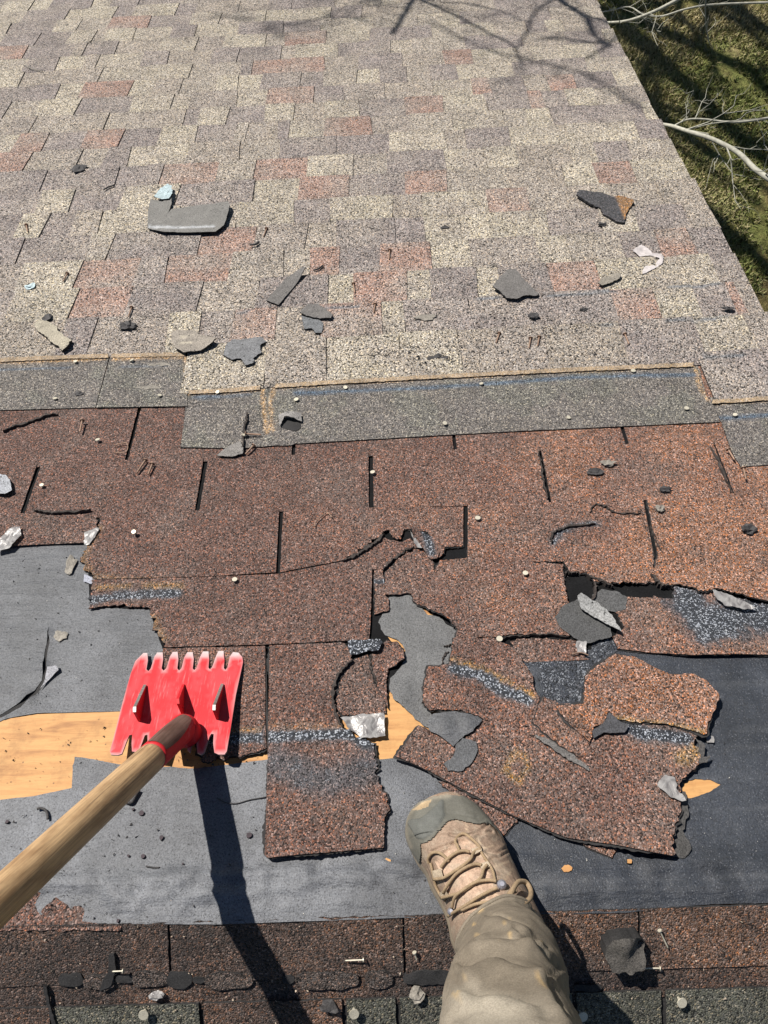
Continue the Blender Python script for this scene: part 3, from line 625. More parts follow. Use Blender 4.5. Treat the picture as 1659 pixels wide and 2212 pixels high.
for k in range(-1, 25):
    v0 = V0 + (k - 1) * EXP; v1 = v0 + EXP
    u = LEFT + rt.random() * .1
    if k == 0: u = uL + .002
    if k == -1: u = P(1514, 800).x
    tooth = rt.random() < .5
    while u < RAKE - .004:
        wd = rt.choice([.07, .09, .11, .13, .15, .165]) if rt.random() < .9 else rt.uniform(.03, .06)
        vm = (v0 + v1) / 2 + TILT * u
        hit = [r for r in redc if abs(r[1] - .012 - vm) < EXP * .5 and .02 < r[0] - r[2] - u < wd + .03]
        isred = False
        if hit: wd = min(r[0] - r[2] for r in hit) - u - .002
        inr = [r for r in redc if abs(r[1] - .012 - vm) < EXP * .5 and r[0] - r[2] - .03 <= u <= r[0] - r[2] + .02]
        if inr: wd = inr[0][2] * 2 - .02; isred = True
        wd = max(wd, .02)
        u1 = min(u + wd, RAKE + rt.uniform(-.004, .006))
        if RAKE - u1 < .03: u1 = RAKE + rt.uniform(-.004, .006)
        r = rt.random()
        base = SALMON if isred else (CREAM if r < .50 else MAUVE if r < .83 else BUFF)
        if k <= 0 and not isred: base = CREAM if r < .5 else BUFF * .95 if r < .8 else MAUVE
        base = base * rt.uniform(.9, 1.08)
        if not isred and base is not MAUVE and rt.random() < .25: base = base * .6 + MAUVE * .4
        up = .0030 if tooth else 0.0
        cutl, cutr = rt.uniform(-.008, .008), rt.uniform(-.008, .008)
        tabs.append((k, u, u1, v0, v1, up, base, cutl, cutr, rt.uniform(-.0004, .0006)))
        tooth = not tooth; u = u1 + (.0022 if rt.random() < .45 else .0042)
SEAL = [z6((440, 790), (640, 775), (870, 755)), z6((1230, 735), (1400, 725), (1550, 700)), z6((1210, 945), (1400, 945), (1600, 910)), z6((-10, 805), (120, 790)), c4((1380, 160), (1550, 155)), c2((510, 815), (650, 805)), z5((560, 862), (760, 860)), z5((0, 900), (60, 885)), z4((1160, 1110), (1400, 1090)), z6((800, 965), (860, 960))]
SEAL = [[(P(x, y, .013).x, P(x, y, .013).y) for x, y in q] for q in SEAL]
def tab_geo(t):
    k, u0, u1, v0, v1, up, base, cl, cr, j = t
    if up == 0: u0 -= .004; u1 += .004; cl = cr = 0
    u1 = min(u1, RAKE + .006)
    n = max(2, int((u1 - u0) / (.007 if k < 6 else .022))); ny = 16 if k < 6 else 5
    V = []; Cc = []; va, vb = v0, v1 + .006
    if k == 0: va = None
    for iy in range(ny + 1):
        f = iy / ny
        for ix in range(n + 1):
            g = ix / n; u = u0 + (u1 - u0) * g + (cl * (1 - g) + cr * g) * (f - .5)
            lo = v0 + TILT * u
            if k == 0: lo = MIDV(u)
            if k == -1: lo = RGTV(u)
            if k == 1 and u < uL: lo = LFTV(u)
            hi = vb + TILT * u
            v = lo + (hi - lo) * f
            edge = k <= 0 or (k == 1 and u0 < uL)
            z = .0112 + .0040 * f + (up * min(1, f * 3) if edge else up) + (0 if edge and iy == 0 else j) + .0006 * noise.noise(Vector((u * 14, v * 14, k)))
            V.append((u, v, z))
            c = base.copy(); nz = noise.noise(Vector((u * 40, v * 40, k * 3.)))
            # printed shade band at the covered end, worn to a blue-grey line here and there
            c = c * (1 + .08 * nz)
            bl = max(0, min(.8, .26 + .9 * noise.noise(Vector((u * 9 + 3, v * 11, k * 1.7)))))
            c = c * (1 - bl) + MEAN * bl
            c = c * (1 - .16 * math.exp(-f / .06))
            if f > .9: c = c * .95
            Cc.append(c)
    if k < 6:
        va_ = np.array(V)[:, :2]; cc_ = np.array(Cc)
        for q in SEAL:
            d = seg_dist(va_, q) + np.array([noise.noise(Vector((a * 120, b * 120, 3))) for a, b in va_]) * .003
            w_ = np.clip(1.3 - d / .0055, 0, 1)[:, None] * .85; cc_ = cc_ * (1 - w_) + np.array([.15, .165, .185]) * w_
        Cc = list(cc_)
    nn = len(V); V += [(x, y, z - .0035 - up) for x, y, z in V]; Cc += Cc
    Fc = []; mi = []
    for iy in range(ny):
        for ix in range(n):
            a = iy * (n + 1) + ix; Fc.append((a, a + 1, a + n + 2, a + n + 1)); mi.append(0)
    ring = [ix for ix in range(n + 1)] + [iy * (n + 1) + n for iy in range(1, ny + 1)] + [ny * (n + 1) + ix for ix in range(n - 1, -1, -1)] + [iy * (n + 1) for iy in range(ny - 1, 0, -1)]
    for a, b in zip(ring, ring[1:] + ring[:1]): Fc.append((a, a + nn, b + nn, b)); mi.append(0 if up else 1)
    return V, Fc, mi, Cc
def interp(pts):
    q = [P(x, y, .0118) for x, y in pts]; xs = [p.x for p in q]; ys = [p.y for p in q]
    return lambda u: float(np.interp(u, xs, ys))
MIDV = interp([(405, 849), (480, 845), (566, 838), (590, 835), (720, 827), (1000, 812), (1250, 799), (1500, 788)])
RGTV = interp([(1535, 869), (1600, 866), (1690, 860)])
LFTV = interp([(-200, 784), (0, 780), (110, 774), (234, 770), (330, 768), (404, 767)])
tabs = [t for t in tabs if not (t[0] == 0 and False)]
tabs.sort(key=lambda t: t[0])
# the ones that show largest become parts, the far ones one mass
def vis(t):
    q = proj([((t[1] + t[2]) / 2, (t[3] + t[4]) / 2, 0)])[0]
    return -60 < q[0] < 1720 and q[1] > -40
nparts = 0; farV = []; farF = []; farM = []; farC = []
for t in tabs:
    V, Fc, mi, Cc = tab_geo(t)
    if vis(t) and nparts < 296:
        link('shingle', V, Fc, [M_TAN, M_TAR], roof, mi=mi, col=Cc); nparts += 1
    else:
        o = len(farV); farV += V; farF += [tuple(i + o for i in f) for f in Fc]; farM += mi; farC += Cc
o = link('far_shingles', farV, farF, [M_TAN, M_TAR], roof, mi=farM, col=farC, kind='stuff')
# support under the newest layer so that its edges close
slab('shingle_backing', [(LEFT, 1.40), (uL, 1.40), (uL, 1.27), (P(1500, 800).x, 1.29), (P(1530, 866).x, 1.16), (RAKE - .003, 1.14), (RAKE - .003, EAVE), (LEFT, EAVE)], h=.0068, th=.0065, m=M_TAR, parent=roof, px=False, jag=0, grid=.3, rough=0)
# dust ridge and worn line along the freed edge of the newest shingles
for pl in [[(0, 776), (110, 771), (234, 767)], [(240, 767), (330, 765), (402, 764)], [(408, 846), (480, 842), (562, 836)], [(594, 832), (720, 824), (1000, 809), (1250, 796), (1498, 786)], [(1540, 866), (1600, 863), (1688, 857)]]:
    a = [(x, y - 3) for x, y in pl] + [(x, y + 5.5) for x, y in reversed(pl)]
    slab('dust_line', a, h=.0128, th=.0012, m=M_DUSTG, parent=roof, jag=.0022, grid=.006, col=lambda V: np.tile(DUST2, (len(V), 1)) * (1 + .35 * fnoise(V, 30, 3))[:, None], side=M_DUSTG)

# ---- driven nails
def nail_geo(p, d, r=.0055, L=.03, hd=.0012, shank=.0017):
    d = Vector(d).normalized()
    return merge(tube_geo([p, p + d * hd], [r, r * .96], 12), tube_geo([p - d * L, p], shank, 6))
for (x, y, hh) in [(163, 781, .014), (285, 778, .015), (119, 861, .013), (345, 854, .0145), (470, 847, .0125), (746, 837, .0125), (1040, 829, .0125), (1368, 801, .0125), (211, 950, .012), (90, 1048, .012), (289, 1149, .016), (961, 914, .015), (1228, 902, .0122),
                  (1483, 882, .013), (1588, 896, .013), (805, 1020, .012), (1032, 1119, .011), (1135, 1238, .012), (507, 1252, .013), (1079, 1380, .012), (529, 939, .015), (640, 863, .013)]:
    p = P(x, y, hh); g = nail_geo(p, (random.uniform(-.3, .3), random.uniform(-.3, .3), 1), r=random.uniform(.0042, .0053))
    link('driven_nail', g[0], g[1], M_ZINC, roof)
for (x, y) in [(310, 2192), (765, 2190), (1259, 2196), (1473, 2166)]:
    p = P2(x, y, .016); n = F2.to_3x3() @ Vector((.1, 0, 1)); g = nail_geo(p, n, r=.0065, L=.02)
    link('driven_nail', g[0], g[1], M_ZINC, roof)

# ---- the other slope, falling away under the feet
def b2(bias): 
    def f(V):
        t = np.clip(.25 + bias + fnoise(V, 7, 5) * .6, 0, 1)[:, None]
        return np.array([.055, .040, .034]) * (1 - t) + np.array([.165, .098, .068]) * t
    return f
def p2slab(pts, h, col, name='old_shingle', m=M_BRN, **k): return slab(name, pts, h=h, th=k.pop('th', .004), m=m, parent=roof, plane=2, col=col, grid=k.pop('grid', .012), **k)
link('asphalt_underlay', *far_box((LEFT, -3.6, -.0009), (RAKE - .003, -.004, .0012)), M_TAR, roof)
def rect2(u0, u1, v0, v1, h, col, name='old_shingle', **k):
    return slab(name, [(u0, v0), (u1, v0), (u1, v1), (u0, v1)], h=h, th=.004, m=k.pop('m', M_BRN), parent=roof, plane=2, px=False, col=col, grid=.012, jag=.0012, **k)
yr = F2I @ P2(829, 2104); vb1 = yr.y
for a, b, bs in [(-1.0, -.62, 0), (-.617, -.30, -.12), (-.297, -.0, -.1), (.003, .30, .2), (.303, .62, .3), (.623, RAKE, .2)]:
    rect2(a, b, vb1, -.002, .0052, b2(bs), rough=.0014)
vb2 = (F2I @ P2(829, 2150)).y
rect2(-1.0, RAKE, vb2 - .01, vb1 + .004, .0030, b2(-.15), rough=.001)
rows2 = [vb2, vb2 - .125, vb2 - .25, vb2 - .375, vb2 - .5, vb2 - .625]
GREY2 = lambda V: np.tile([.085, .085, .068], (len(V), 1)) * (1 + .4 * fnoise(V, 9, 2))[:, None]
for r, (a, b) in enumerate(zip(rows2[:-1], rows2[1:])):
    u = -1.0 - .1 * (r % 2)
    cuts = [-1, P2(116, 2190).x, P2(438, 2190).x, P2(745, 2190).x, P2(860, 2190).x, P2(1240, 2190).x, .33, .63, RAKE] if r == 0 else list(np.arange(-1 - .15 * (r % 2), RAKE, .305)) + [RAKE]
    for i, (p, q) in enumerate(zip(cuts[:-1], cuts[1:])):
        gcol = GREY2 if (r == 0 and i in (1, 3, 4, 5, 6, 7)) or (r and (i + r) % 2) else b2(.1)
        rect2(p + .003, q - .003, b, a, .0060 if r == 0 else .005, gcol)
# smooth sealant dabs along the course
for a, b, yc, hgt, dk in [(125, 181, 2118, 15, 1), (178, 248, 2122, 16, 0), (250, 290, 2115, 9, 1), (286, 362, 2116, 18, 0), (360, 415, 2117, 19, 1), (415, 442, 2118, 7, 1), (441, 546, 2120, 19, 0), (610, 636, 2116, 9, 1), (637, 776, 2118, 20, 0), (788, 850, 2116, 20, 0), (870, 985, 2113, 17, 1), (1240, 1300, 2135, 8, 1)]:
    n = 14; pts = []
    for i in range(n):
        an = 2 * math.pi * i / n; ca, sa = math.cos(an), math.sin(an)
        pts.append(((a + b) / 2 + (b - a) / 2 * math.copysign(abs(ca) ** .6, ca), yc + hgt * math.copysign(abs(sa) ** .8, sa) * random.uniform(.85, 1.1)))
    slab('sealant_dab', pts, h=.0070, th=.003, m=M_TAR if dk else M_BRN, parent=roof, plane=2, jag=.0015, grid=.006, col=(.075, .058, .050), rough=.002, rscale=60)
torn2 = [c7((185, 870), (200, 880), (215, 960), (240, 1040), (225, 1040), (200, 950)), c7((470, 740), (490, 735), (500, 800), (480, 870), (430, 895), (440, 860), (465, 820))]
for t in torn2: p2slab(t, .010, (.03, .03, .03), name='torn_edge', m=M_TAR, grid=.006)

# ---- lawn
def lawn_pt(x, y):
    r = RI.to_3x3() if False else None
    o = ROOF @ Vector((0, 0, HCAM)); d = ROOF.to_3x3() @ Vector(ray(x, y)); t = (GZ - o.z) / d.z; return o + d * t
M_SOIL = None
def lawn_mat():
    m, ns, ls, b = mat('dormant_lawn')
    tc = ns.new('ShaderNodeTexCoord')
    n = N(ns, 'ShaderNodeTexNoise', Scale=1.8, Detail=8.0, Roughness=.7); ls.new(tc.outputs['Object'], n.inputs['Vector'])
    r = ramp(ns, [(.3, (.16, .10, .055)), (.45, (.22, .19, .075)), (.58, (.19, .21, .065)), (.72, (.36, .30, .15))]); ls.new(n.outputs['Fac'], r.inputs[0])
    n2 = N(ns, 'ShaderNodeTexNoise', Scale=38.0, Detail=6.0, Roughness=.75); ls.new(tc.outputs['Object'], n2.inputs['Vector'])
    r2 = ramp(ns, [(.32, .25), (.5, .95), (.7, 1.8)]); ls.new(n2.outputs['Fac'], r2.inputs[0])
    c = mixc(ns, ls, 'MULTIPLY', 1.0, r.outputs[0], r2.outputs[0]); ls.new(c, b.inputs['Base Color']); b.inputs['Roughness'].default_value = .95; b.inputs['Specular IOR Level'].default_value = .1
    bp = N(ns, 'ShaderNodeBump', Strength=1.0, Distance=.05); ls.new(n2.outputs['Fac'], bp.inputs['Height']); ls.new(bp.outputs[0], b.inputs['Normal'])
    return m
M_LAWN = lawn_mat()
g = bpy.data.meshes.new('lawn'); S = 220
g.from_pydata([(-S, -S, GZ), (S, -S, GZ), (S, S, GZ), (-S, S, GZ)], [], [(0, 1, 2, 3)]); g.materials.append(M_LAWN)
lo = bpy.data.objects.new('lawn', g); COL.objects.link(lo); tag(lo, kind='structure')
corners = [lawn_pt(1270, -20), lawn_pt(1680, -20), lawn_pt(1680, 720), lawn_pt(1400, 300)]
x0 = min(c.x for c in corners) - .3; x1 = max(c.x for c in corners) + .5; y0 = min(c.y for c in corners) - .3; y1 = max(c.y for c in corners) + .5
rg_ = np.random.RandomState(5); ng = 90000
gx = x0 + rg_.rand(ng) * (x1 - x0); gy = y0 + rg_.rand(ng) * (y1 - y0)
keep = np.array([noise.noise(Vector((a * 3, b * 3, 0))) + .3 * noise.noise(Vector((a * 11, b * 11, 2))) for a, b in zip(gx, gy)]) > -.22 + .2 * (rg_.rand(ng) - .5)
gx, gy = gx[keep], gy[keep]; n = len(gx)
an = rg_.rand(n) * 6.28; ln = .02 + .035 * rg_.rand(n); wd = .004 + .005 * rg_.rand(n); lean = (rg_.rand(n, 2) - .5) * .07
Vg = np.zeros((n, 3, 3)); Vg[:, 0] = np.stack([gx - np.cos(an) * wd, gy - np.sin(an) * wd, np.full(n, GZ)], 1); Vg[:, 1] = np.stack([gx + np.cos(an) * wd, gy + np.sin(an) * wd, np.full(n, GZ)], 1)
Vg[:, 2] = np.stack([gx + lean[:, 0], gy + lean[:, 1], GZ + ln * .8], 1)
me = bpy.data.meshes.new('grass'); me.from_pydata(Vg.reshape(-1, 3).tolist(), [], [(3 * i, 3 * i + 1, 3 * i + 2) for i in range(n)])
a = me.color_attributes.new('gcol', 'FLOAT_COLOR', 'POINT'); mixv = rg_.rand(n) ** 1.3; pat = np.array([noise.noise(Vector((p * 1.2, q * 1.2, 9))) for p, q in zip(gx, gy)])
mixv = np.clip(mixv + pat * .6, 0, 1)[:, None]
cg = np.array([.16, .19, .055]) * (1 - mixv) + np.array([.42, .35, .20]) * mixv; cg = np.repeat(cg, 3, 0)
a.data.foreach_set('color', np.column_stack([cg, np.zeros(len(cg))]).ravel().astype(np.float32))
me.materials.append(vcol_mat('grass_blades', rough=.8, spec=.2, nscale=40, namp=.2, bump=.0))
go = bpy.data.objects.new('grass', me); COL.objects.link(go); tag(go, kind='stuff', label='patchy green and straw coloured lawn grass below the roof edge', cat='grass')

# ---- bare trees
M_BARK = plain('pale_bark', (.36, .35, .29), rough=.8, nscale=60, namp=.3, bump=.4, bscale=80)
M_BARK2 = plain('brown_bark', (.16, .13, .10), rough=.9, nscale=40, namp=.35, bump=.5, bscale=50)
tr = random.Random(4)
def wiggle(p, q, n=5, a=.05, rnd=tr):
    p, q = Vector(p), Vector(q); L = (q - p).length; out = [p]
    for i in range(1, n): out.append(p.lerp(q, i / n) + Vector([rnd.uniform(-a, a) * L for _ in range(3)]))
    return out + [q]
def twigs(path, r0, count, L, rnd=tr, sides=4, depth=1, bias=None):
    gs = []
    for _ in range(count):
        i = rnd.randrange(1, len(path) - 1); p = path[i]; t = (path[min(i + 1, len(path) - 1)] - path[i - 1]).normalized()
        d = (t * rnd.uniform(.3, 1) + Vector([rnd.uniform(-1, 1) for _ in range(3)])).normalized()
        if bias: d = (d + bias).normalized()
        l = L * rnd.uniform(.4, 1.1); pp = wiggle(p, p + d * l, 4, .09, rnd)
        gs.append(tube_geo(pp, [r0 * (1 - .8 * k / (len(pp) - 1)) for k in range(len(pp))], sides))
        if depth: gs += twigs(pp, r0 * .55, 3, l * .55, rnd, sides, depth - 1, bias)
    return gs
# tree standing right of the house: pale limbs reach in over the lawn
base = Wd(4.6, 2.3, GZ)
t1 = empty('bare_tree', base, label='bare tree beside the house whose pale limbs reach in over the lawn', cat='tree')
top = Wd(4.3, 2.5, 2.6)
link('trunk', *tube_geo(wiggle(base, top, 7, .015), [.15, .14, .13, .12, .105, .09, .07, .05], 12), M_BARK, t1, smooth=True)
def limb(px_pts, d0, d1, r0, r1, anchor, ntw, twL, name='limb'):
    pts = [PD(x, y, d0 + (d1 - d0) * i / (len(px_pts) - 1)) for i, (x, y) in enumerate(px_pts)]   # from tip to thick end
    pts = smoothpath(pts, 4); pts += [pts[-1].lerp(anchor, .33) + Vector((0, 0, .05)), pts[-1].lerp(anchor, .7) + Vector((0, 0, .02)), anchor]
    n = len(pts); rr = [r0 + (r1 - r0) * (i / (n - 4)) ** .8 if i < n - 3 else r1 * (1.2 + .5 * (i - n + 3)) for i in range(n)]
    o = link(name, *tube_geo(pts, rr, 10), M_BARK, t1, smooth=True)
    gs = twigs(pts[:n - 4], r0 * .55, ntw, twL, bias=Vector((0, 0, 0)))
    if gs: link('twig', *merge(*gs), M_BARK, o, kind='stuff')
    return pts
tw = base.lerp(top, .62)
limb(c2((1160, 515), (1195, 535), (1245, 545), (1320, 570), (1420, 602), (1530, 660), (1600, 728), (1680, 785)), 2.62, 2.30, .0042, .0088, tw, 7, .3)
limb(c2((1250, 545), (1310, 517), (1380, 515), (1470, 526), (1560, 525), (1690, 505)), 2.55, 2.5,   .0026, .0042, base.lerp(top, .7), 5, .3)
limb(c2((930, 97), (1000, 96), (1060, 88), (1130, 65), (1210, 30), (1300, -20)), 4.3, 4.0, .005, .010, base.lerp(top, .8), 5, .4)
limb(c2((900, 60), (980, 45), (1060, 30), (1120, 62), (1200, 70), (1300, 40), (1420, 20), (1680, 10)), 4.5, 4.2, .003, .006, base.lerp(top, .85), 5, .4)
limb(c2((1405, 190), (1392, 120), (1388, 60), (1390, -20)), 3.8, 3.6, .002, .004, base.lerp(top, .9), 4, .25)
# tree past the eave that throws its shadow on the far end of the roof
b2_ = Wd(-5.2, 8.6, GZ)
t2 = empty('bare_tree', b2_, label='bare tree past the eave throwing branch shadows on the far shingles', cat='tree')
tp2 = Wd(-4.9, 8.2, .9)
link('trunk', *tube_geo(wiggle(b2_, tp2, 7, .015), [.17, .16, .15, .13, .11, .09, .07, .04], 12), M_BARK2, t2, smooth=True)
def shade(px_pts, t, r0, r1, anchor=None, ntw=4, twL=.5):
    pts = [P(x, y, .012) + SUN_R * t for x, y in px_pts]; pts = smoothpath(pts, 4); r0 *= .72; r1 *= .72
    n = len(pts); rr = [r0 + (r1 - r0) * i / (n - 1) for i in range(n)]
    if anchor is not None:
        q = [pts[-1].lerp(anchor, .35), pts[-1].lerp(anchor, .7), anchor]; pts += q; rr += [r1 * 1.2, r1 * 1.5, r1 * 1.8]
    o = link('limb', *tube_geo(pts, rr, 8), M_BARK2, t2, smooth=True)
    gs = twigs(pts[:n], min(r0, r1) * .5, ntw, twL, depth=1)
    if gs: link('twig', *merge(*gs), M_BARK2, o, kind='stuff')
anc = lambda f: b2_.lerp(tp2, f)
shade(c2((35, 155), (80, 85), (130, 0), (170, -60)), 2.6, .012, .016, anc(.75), 5, .3)
shade(c2((595, 290), (575, 225), (540, 185), (460, 150), (380, 108), (280, 55), (160, 5), (60, -60)), 2.6, .006, .012, anc(.72), 8, .35)
shade(c2((640, 110), (560, 70), (430, 35), (300, 15), (170, 0), (60, -40)), 3.2, .006, .010, anc(.8), 5, .4)
shade(c2((985, 205), (940, 180), (900, 140), (880, 85), (820, 45), (760, 0), (700, -50)), 3.0, .010, .024, anc(.85), 9, .4)
shade(c2((870, 260), (905, 240), (960, 200), (1000, 170), (1010, 120), (960, 95), (880, 70)), 2.8, .008, .012, None, 5, .3)
shade(c2((570, 220), (620, 140), (650, 60), (720, 10), (790, -30)), 2.9, .007, .012, None, 5, .35)
shade(c2((650, 180), (760, 170), (860, 180), (960, 190)), 3.6, .008, .012, None, 5, .4)
for q in range(10):
    x, y = tr.uniform(60, 820), tr.uniform(-30, 75); L = tr.uniform(40, 150); sg = tr.choice([-1, 1])
    shade([(x, y), (x + L * .5, y + tr.uniform(-12, 12)), (x + L, y + sg * tr.uniform(0, 30))], tr.uniform(4, 6), .006, .010, None, 8, .5)
shade(c2((200, 95), (400, 200), (620, 260), (880, 330), (1130, 480)), 4.5, .010, .010, None, 8, .5)
# more bare trees sunward of the lawn: only their shadows reach into the picture
Lc = lawn_pt(1560, 300)
for i, (du_, t_, hgt) in enumerate([(-1.5, 5.2, 4.2), (-1.0, 6.6, 4.4), (-.45, 5.0, 4.0), (.1, 6.2, 4.6), (.6, 4.8, 4.0), (1.1, 6.8, 4.6), (1.7, 5.4, 4.2), (2.4, 6.4, 4.4), (-1.25, 4.6, 3.6), (-.7, 5.8, 4), (-.15, 7.2, 4.6), (.35, 5.3, 3.8), (.85, 5.9, 4.2), (1.4, 4.9, 3.7), (2.0, 6.1, 4.4), (3.0, 5.6, 4.2)]):
    hz = Vector((SUN_W.x, SUN_W.y, 0)).normalized(); sd = Vector((hz.y, -hz.x, 0))
    b = Vector((Lc.x, Lc.y, GZ)) + hz * t_ + sd * du_ * 1.05
    bb = Wd(*b); tt = Wd(b.x + tr.uniform(-.4, .4), b.y + tr.uniform(-.4, .4), GZ + hgt * 1.9)
    te = empty('bare_tree', bb, label='leafless brown tree in the row beyond the lawn, out towards the sun', cat='tree', group='leafless trees beyond the lawn')
    path = wiggle(bb, tt, 8, .02)
    link('trunk', *tube_geo(path, [(.075 + .035 * (i % 3)) * (1 - .08 * k) for k in range(9)], 8), M_BARK2, te, smooth=True)
    gs = []
    for j in range(4):
        p = path[tr.randrange(2, 8)]; az = tr.uniform(0, 6.28); d = Vector((math.cos(az), math.sin(az), tr.uniform(.5, 1.6))).normalized()
        pp = wiggle(p, p + d * tr.uniform(.9, 2.2), 5, .07); gs.append(tube_geo(pp, [.045, .038, .03, .022, .015, .008], 6)); gs += twigs(pp, .010, 5, .8, depth=2)
    link('crown', *merge(*gs), M_BARK2, te, kind='stuff')

# ================================================================== LOOSE THINGS
def scrap(name, pts, h, col, label, cat='scrap', m=M_SCRAP, th=.003, jag=.0022, **k):
    return slab(name, pts, h=h, th=th, m=m, jag=jag, grid=k.pop('grid', .007), col=col, label=label, cat=cat, **k)
G1 = (.15, .145, .135); G2 = (.115, .108, .102)
# -- the cluster of torn old shingles on the right
PL = c6((150, 715), (210, 745), (300, 800), (350, 770), (430, 690), (540, 712), (620, 722), (655, 660), (690, 590), (760, 620), (860, 622), (950, 560), (1100, 540), (1300, 600), (1390, 740), (1345, 765), (1340, 800), (1380, 830), (1375, 870), (1310, 930), (1275, 960), (1275, 1010), (1280, 1080), (1250, 1160), (1245, 1285), (1150, 1270), (980, 1230), (790, 1200), (560, 1105), (330, 985), (200, 915), (50, 850))
scrap('torn_shingle', PL, .0125, brown(-.12, .25), 'largest torn brown shingle, pointing at the boot toe, with an orange ring stain', 'torn shingle', m=M_BRN, th=.004, rim=.0045,
      flags=[1] * 14 + [2] * 10 + [.2] * 7 + [.6], lifts=[(1440, 1850, .06, .006), (1380, 1840, .06, .004), (870, 1640, .04, .003)],
      stains=[(c6((985, 700), (1100, 745), (1300, 770)), .014, TARC, 1, 1), (c6((570, 830), (520, 900), (580, 960), (620, 900), (600, 840)), .005, (.22, .14, .06), 0, .7), (c6((1290, 860), (1360, 820)), .012, (.24, .16, .08), 0, .8)])
scrap('torn_shingle', c6((868, 500), (930, 450), (1000, 405), (1080, 415), (1180, 470), (1260, 495), (1340, 490), (1400, 530), (1445, 590), (1430, 650), (1400, 700), (1392, 755), (1310, 728), (1200, 705), (1080, 700), (1000, 682), (972, 655), (950, 700), (905, 720), (890, 785), (850, 755), (810, 722), (775, 680), (742, 630), (862, 622)), .0175, brown(.4), 'orange brown torn shingle lying over the largest one, rounded at its right end', 'torn shingle', m=M_BRN, th=.004, rim=.005,
      lifts=[(1545, 1510, .03, .005), (1240, 1560, .02, .004)], stains=[(c6((1000, 688), (1180, 708), (1370, 740)), .004, (.26, .17, .08), 0, .9)])
scrap('torn_shingle', c6((690, 592), (735, 625), (800, 640), (842, 700), (808, 725), (890, 790), (900, 860), (840, 850), (760, 800), (690, 745), (640, 700), (660, 650)), .0150, brown(.1, .1), 'small cracked orange brown fragment left of the rounded orange brown one', 'torn shingle', m=M_BRN, th=.003, rim=.003, jag=.003, lifts=[(1240, 1590, .015, .004)])
scrap('asphalt_flake', c6((975, 655), (1010, 690), (1060, 715), (1040, 745), (950, 745), (905, 770), (900, 740), (950, 705)), .0190, (.05, .05, .055), 'dark pointed flake at the crack under the rounded orange brown shingle', 'asphalt flake', jag=.002)
scrap('asphalt_flake', c6((1345, 765), (1390, 800), (1380, 850), (1410, 842), (1395, 872), (1362, 880), (1372, 850)), .0135, (.055, .052, .05), 'ragged dark mat edge just above the small bare wood patch', 'asphalt flake', jag=.003, th=.001)
scrap('asphalt_flake', c6((1275, 1000), (1300, 1000), (1320, 1100), (1290, 1170), (1330, 1250), (1300, 1290), (1245, 1285), (1255, 1160), (1285, 1080)), .0080, (.05, .048, .046), 'ragged dark mat strip along the right edge of the largest torn shingle', 'asphalt flake', jag=.003, th=.001)
scrap('shingle_strip', c6((650, 755), (690, 765), (800, 830), (885, 895), (888, 912), (850, 890), (760, 840), (680, 785)), .0155, G2, 'thin dark curled sliver lying diagonally across the largest torn shingle', 'shingle sliver', th=.002, lifts=[(1180, 1630, .02, .004)])
scrap('torn_shingle', c8((235, -10), (330, -10), (450, 60), (570, 128), (576, 165), (545, 190), (510, 232), (430, 160), (330, 70)), .0055, brown(-.1, .2), 'brown shingle strip poking out between the boot toe and the largest torn shingle', 'torn shingle', m=M_BRN, th=.0035, rim=.003)
scrap('torn_shingle', c8((775, 200), (900, 215), (1018, 262), (986, 318), (880, 275)), .0058, brown(0, .2), 'small brown triangle of shingle under the lower edge of the largest torn one', 'torn shingle', m=M_BRN, th=.0035, rim=.002, flags=[.3, .3, 1, .3, .3])
# -- felt and asphalt pieces
scrap('felt_scrap', [(841, 1289), (891, 1287), (893, 1300), (907, 1310), (925, 1328), (947, 1331), (966, 1350), (990, 1362), (988, 1390), (978, 1428), (945, 1440), (925, 1460), (915, 1490), (915, 1520), (935, 1545), (960, 1575), (935, 1577), (915, 1568), (880, 1535), (850, 1510), (841, 1490), (842, 1465), (860, 1448), (876, 1425), (874, 1400), (860, 1384), (832, 1372), (817, 1345)], .0030, (.10, .10, .10),
      'largest grey felt scrap, filling the hole torn in the middle of the brown shingles', 'felt scrap', m=M_FELT, th=.001, lifts=[(870, 1500, .02, .004)])
scrap('felt_scrap', c6((190, 690), (215, 662), (290, 652), (380, 666), (425, 690), (385, 740), (330, 775), (300, 805), (240, 760), (200, 740)), .0165, (.075, .077, .082), 'crumpled dark grey felt scrap just below the largest grey one, above the boot toe', 'felt scrap', m=M_FELT, th=.001, lifts=[(960, 1570, .015, .006), (1010, 1560, .012, .004)])
scrap('felt_scrap', c6((312, 790), (340, 770), (400, 785), (406, 820), (375, 880), (330, 915), (280, 910), (258, 880), (300, 845)), .0155, (.062, .064, .068), 'bean shaped dark felt scrap lying on the largest torn shingle', 'felt scrap', m=M_FELT, th=.0015)
scrap('felt_scrap', c6((740, 245), (775, 195), (840, 165), (870, 210), (980, 290), (985, 330), (890, 360), (820, 335), (760, 290)), .0090, (.06, .06, .06), 'dark fan shaped scrap under the long pale one, right of the middle', 'felt scrap', m=M_SCRAP, th=.002)
scrap('felt_scrap', c6((832, 162), (850, 148), (920, 182), (985, 238), (1025, 312), (990, 292), (920, 252), (850, 212)), .0165, (.23, .23, .225), 'long pale grey scrap lying diagonally on the dark fan shaped one', 'felt scrap', m=M_SCRAP, th=.0015, lifts=[(1250, 1290, .02, .006), (1340, 1360, .02, .003)])
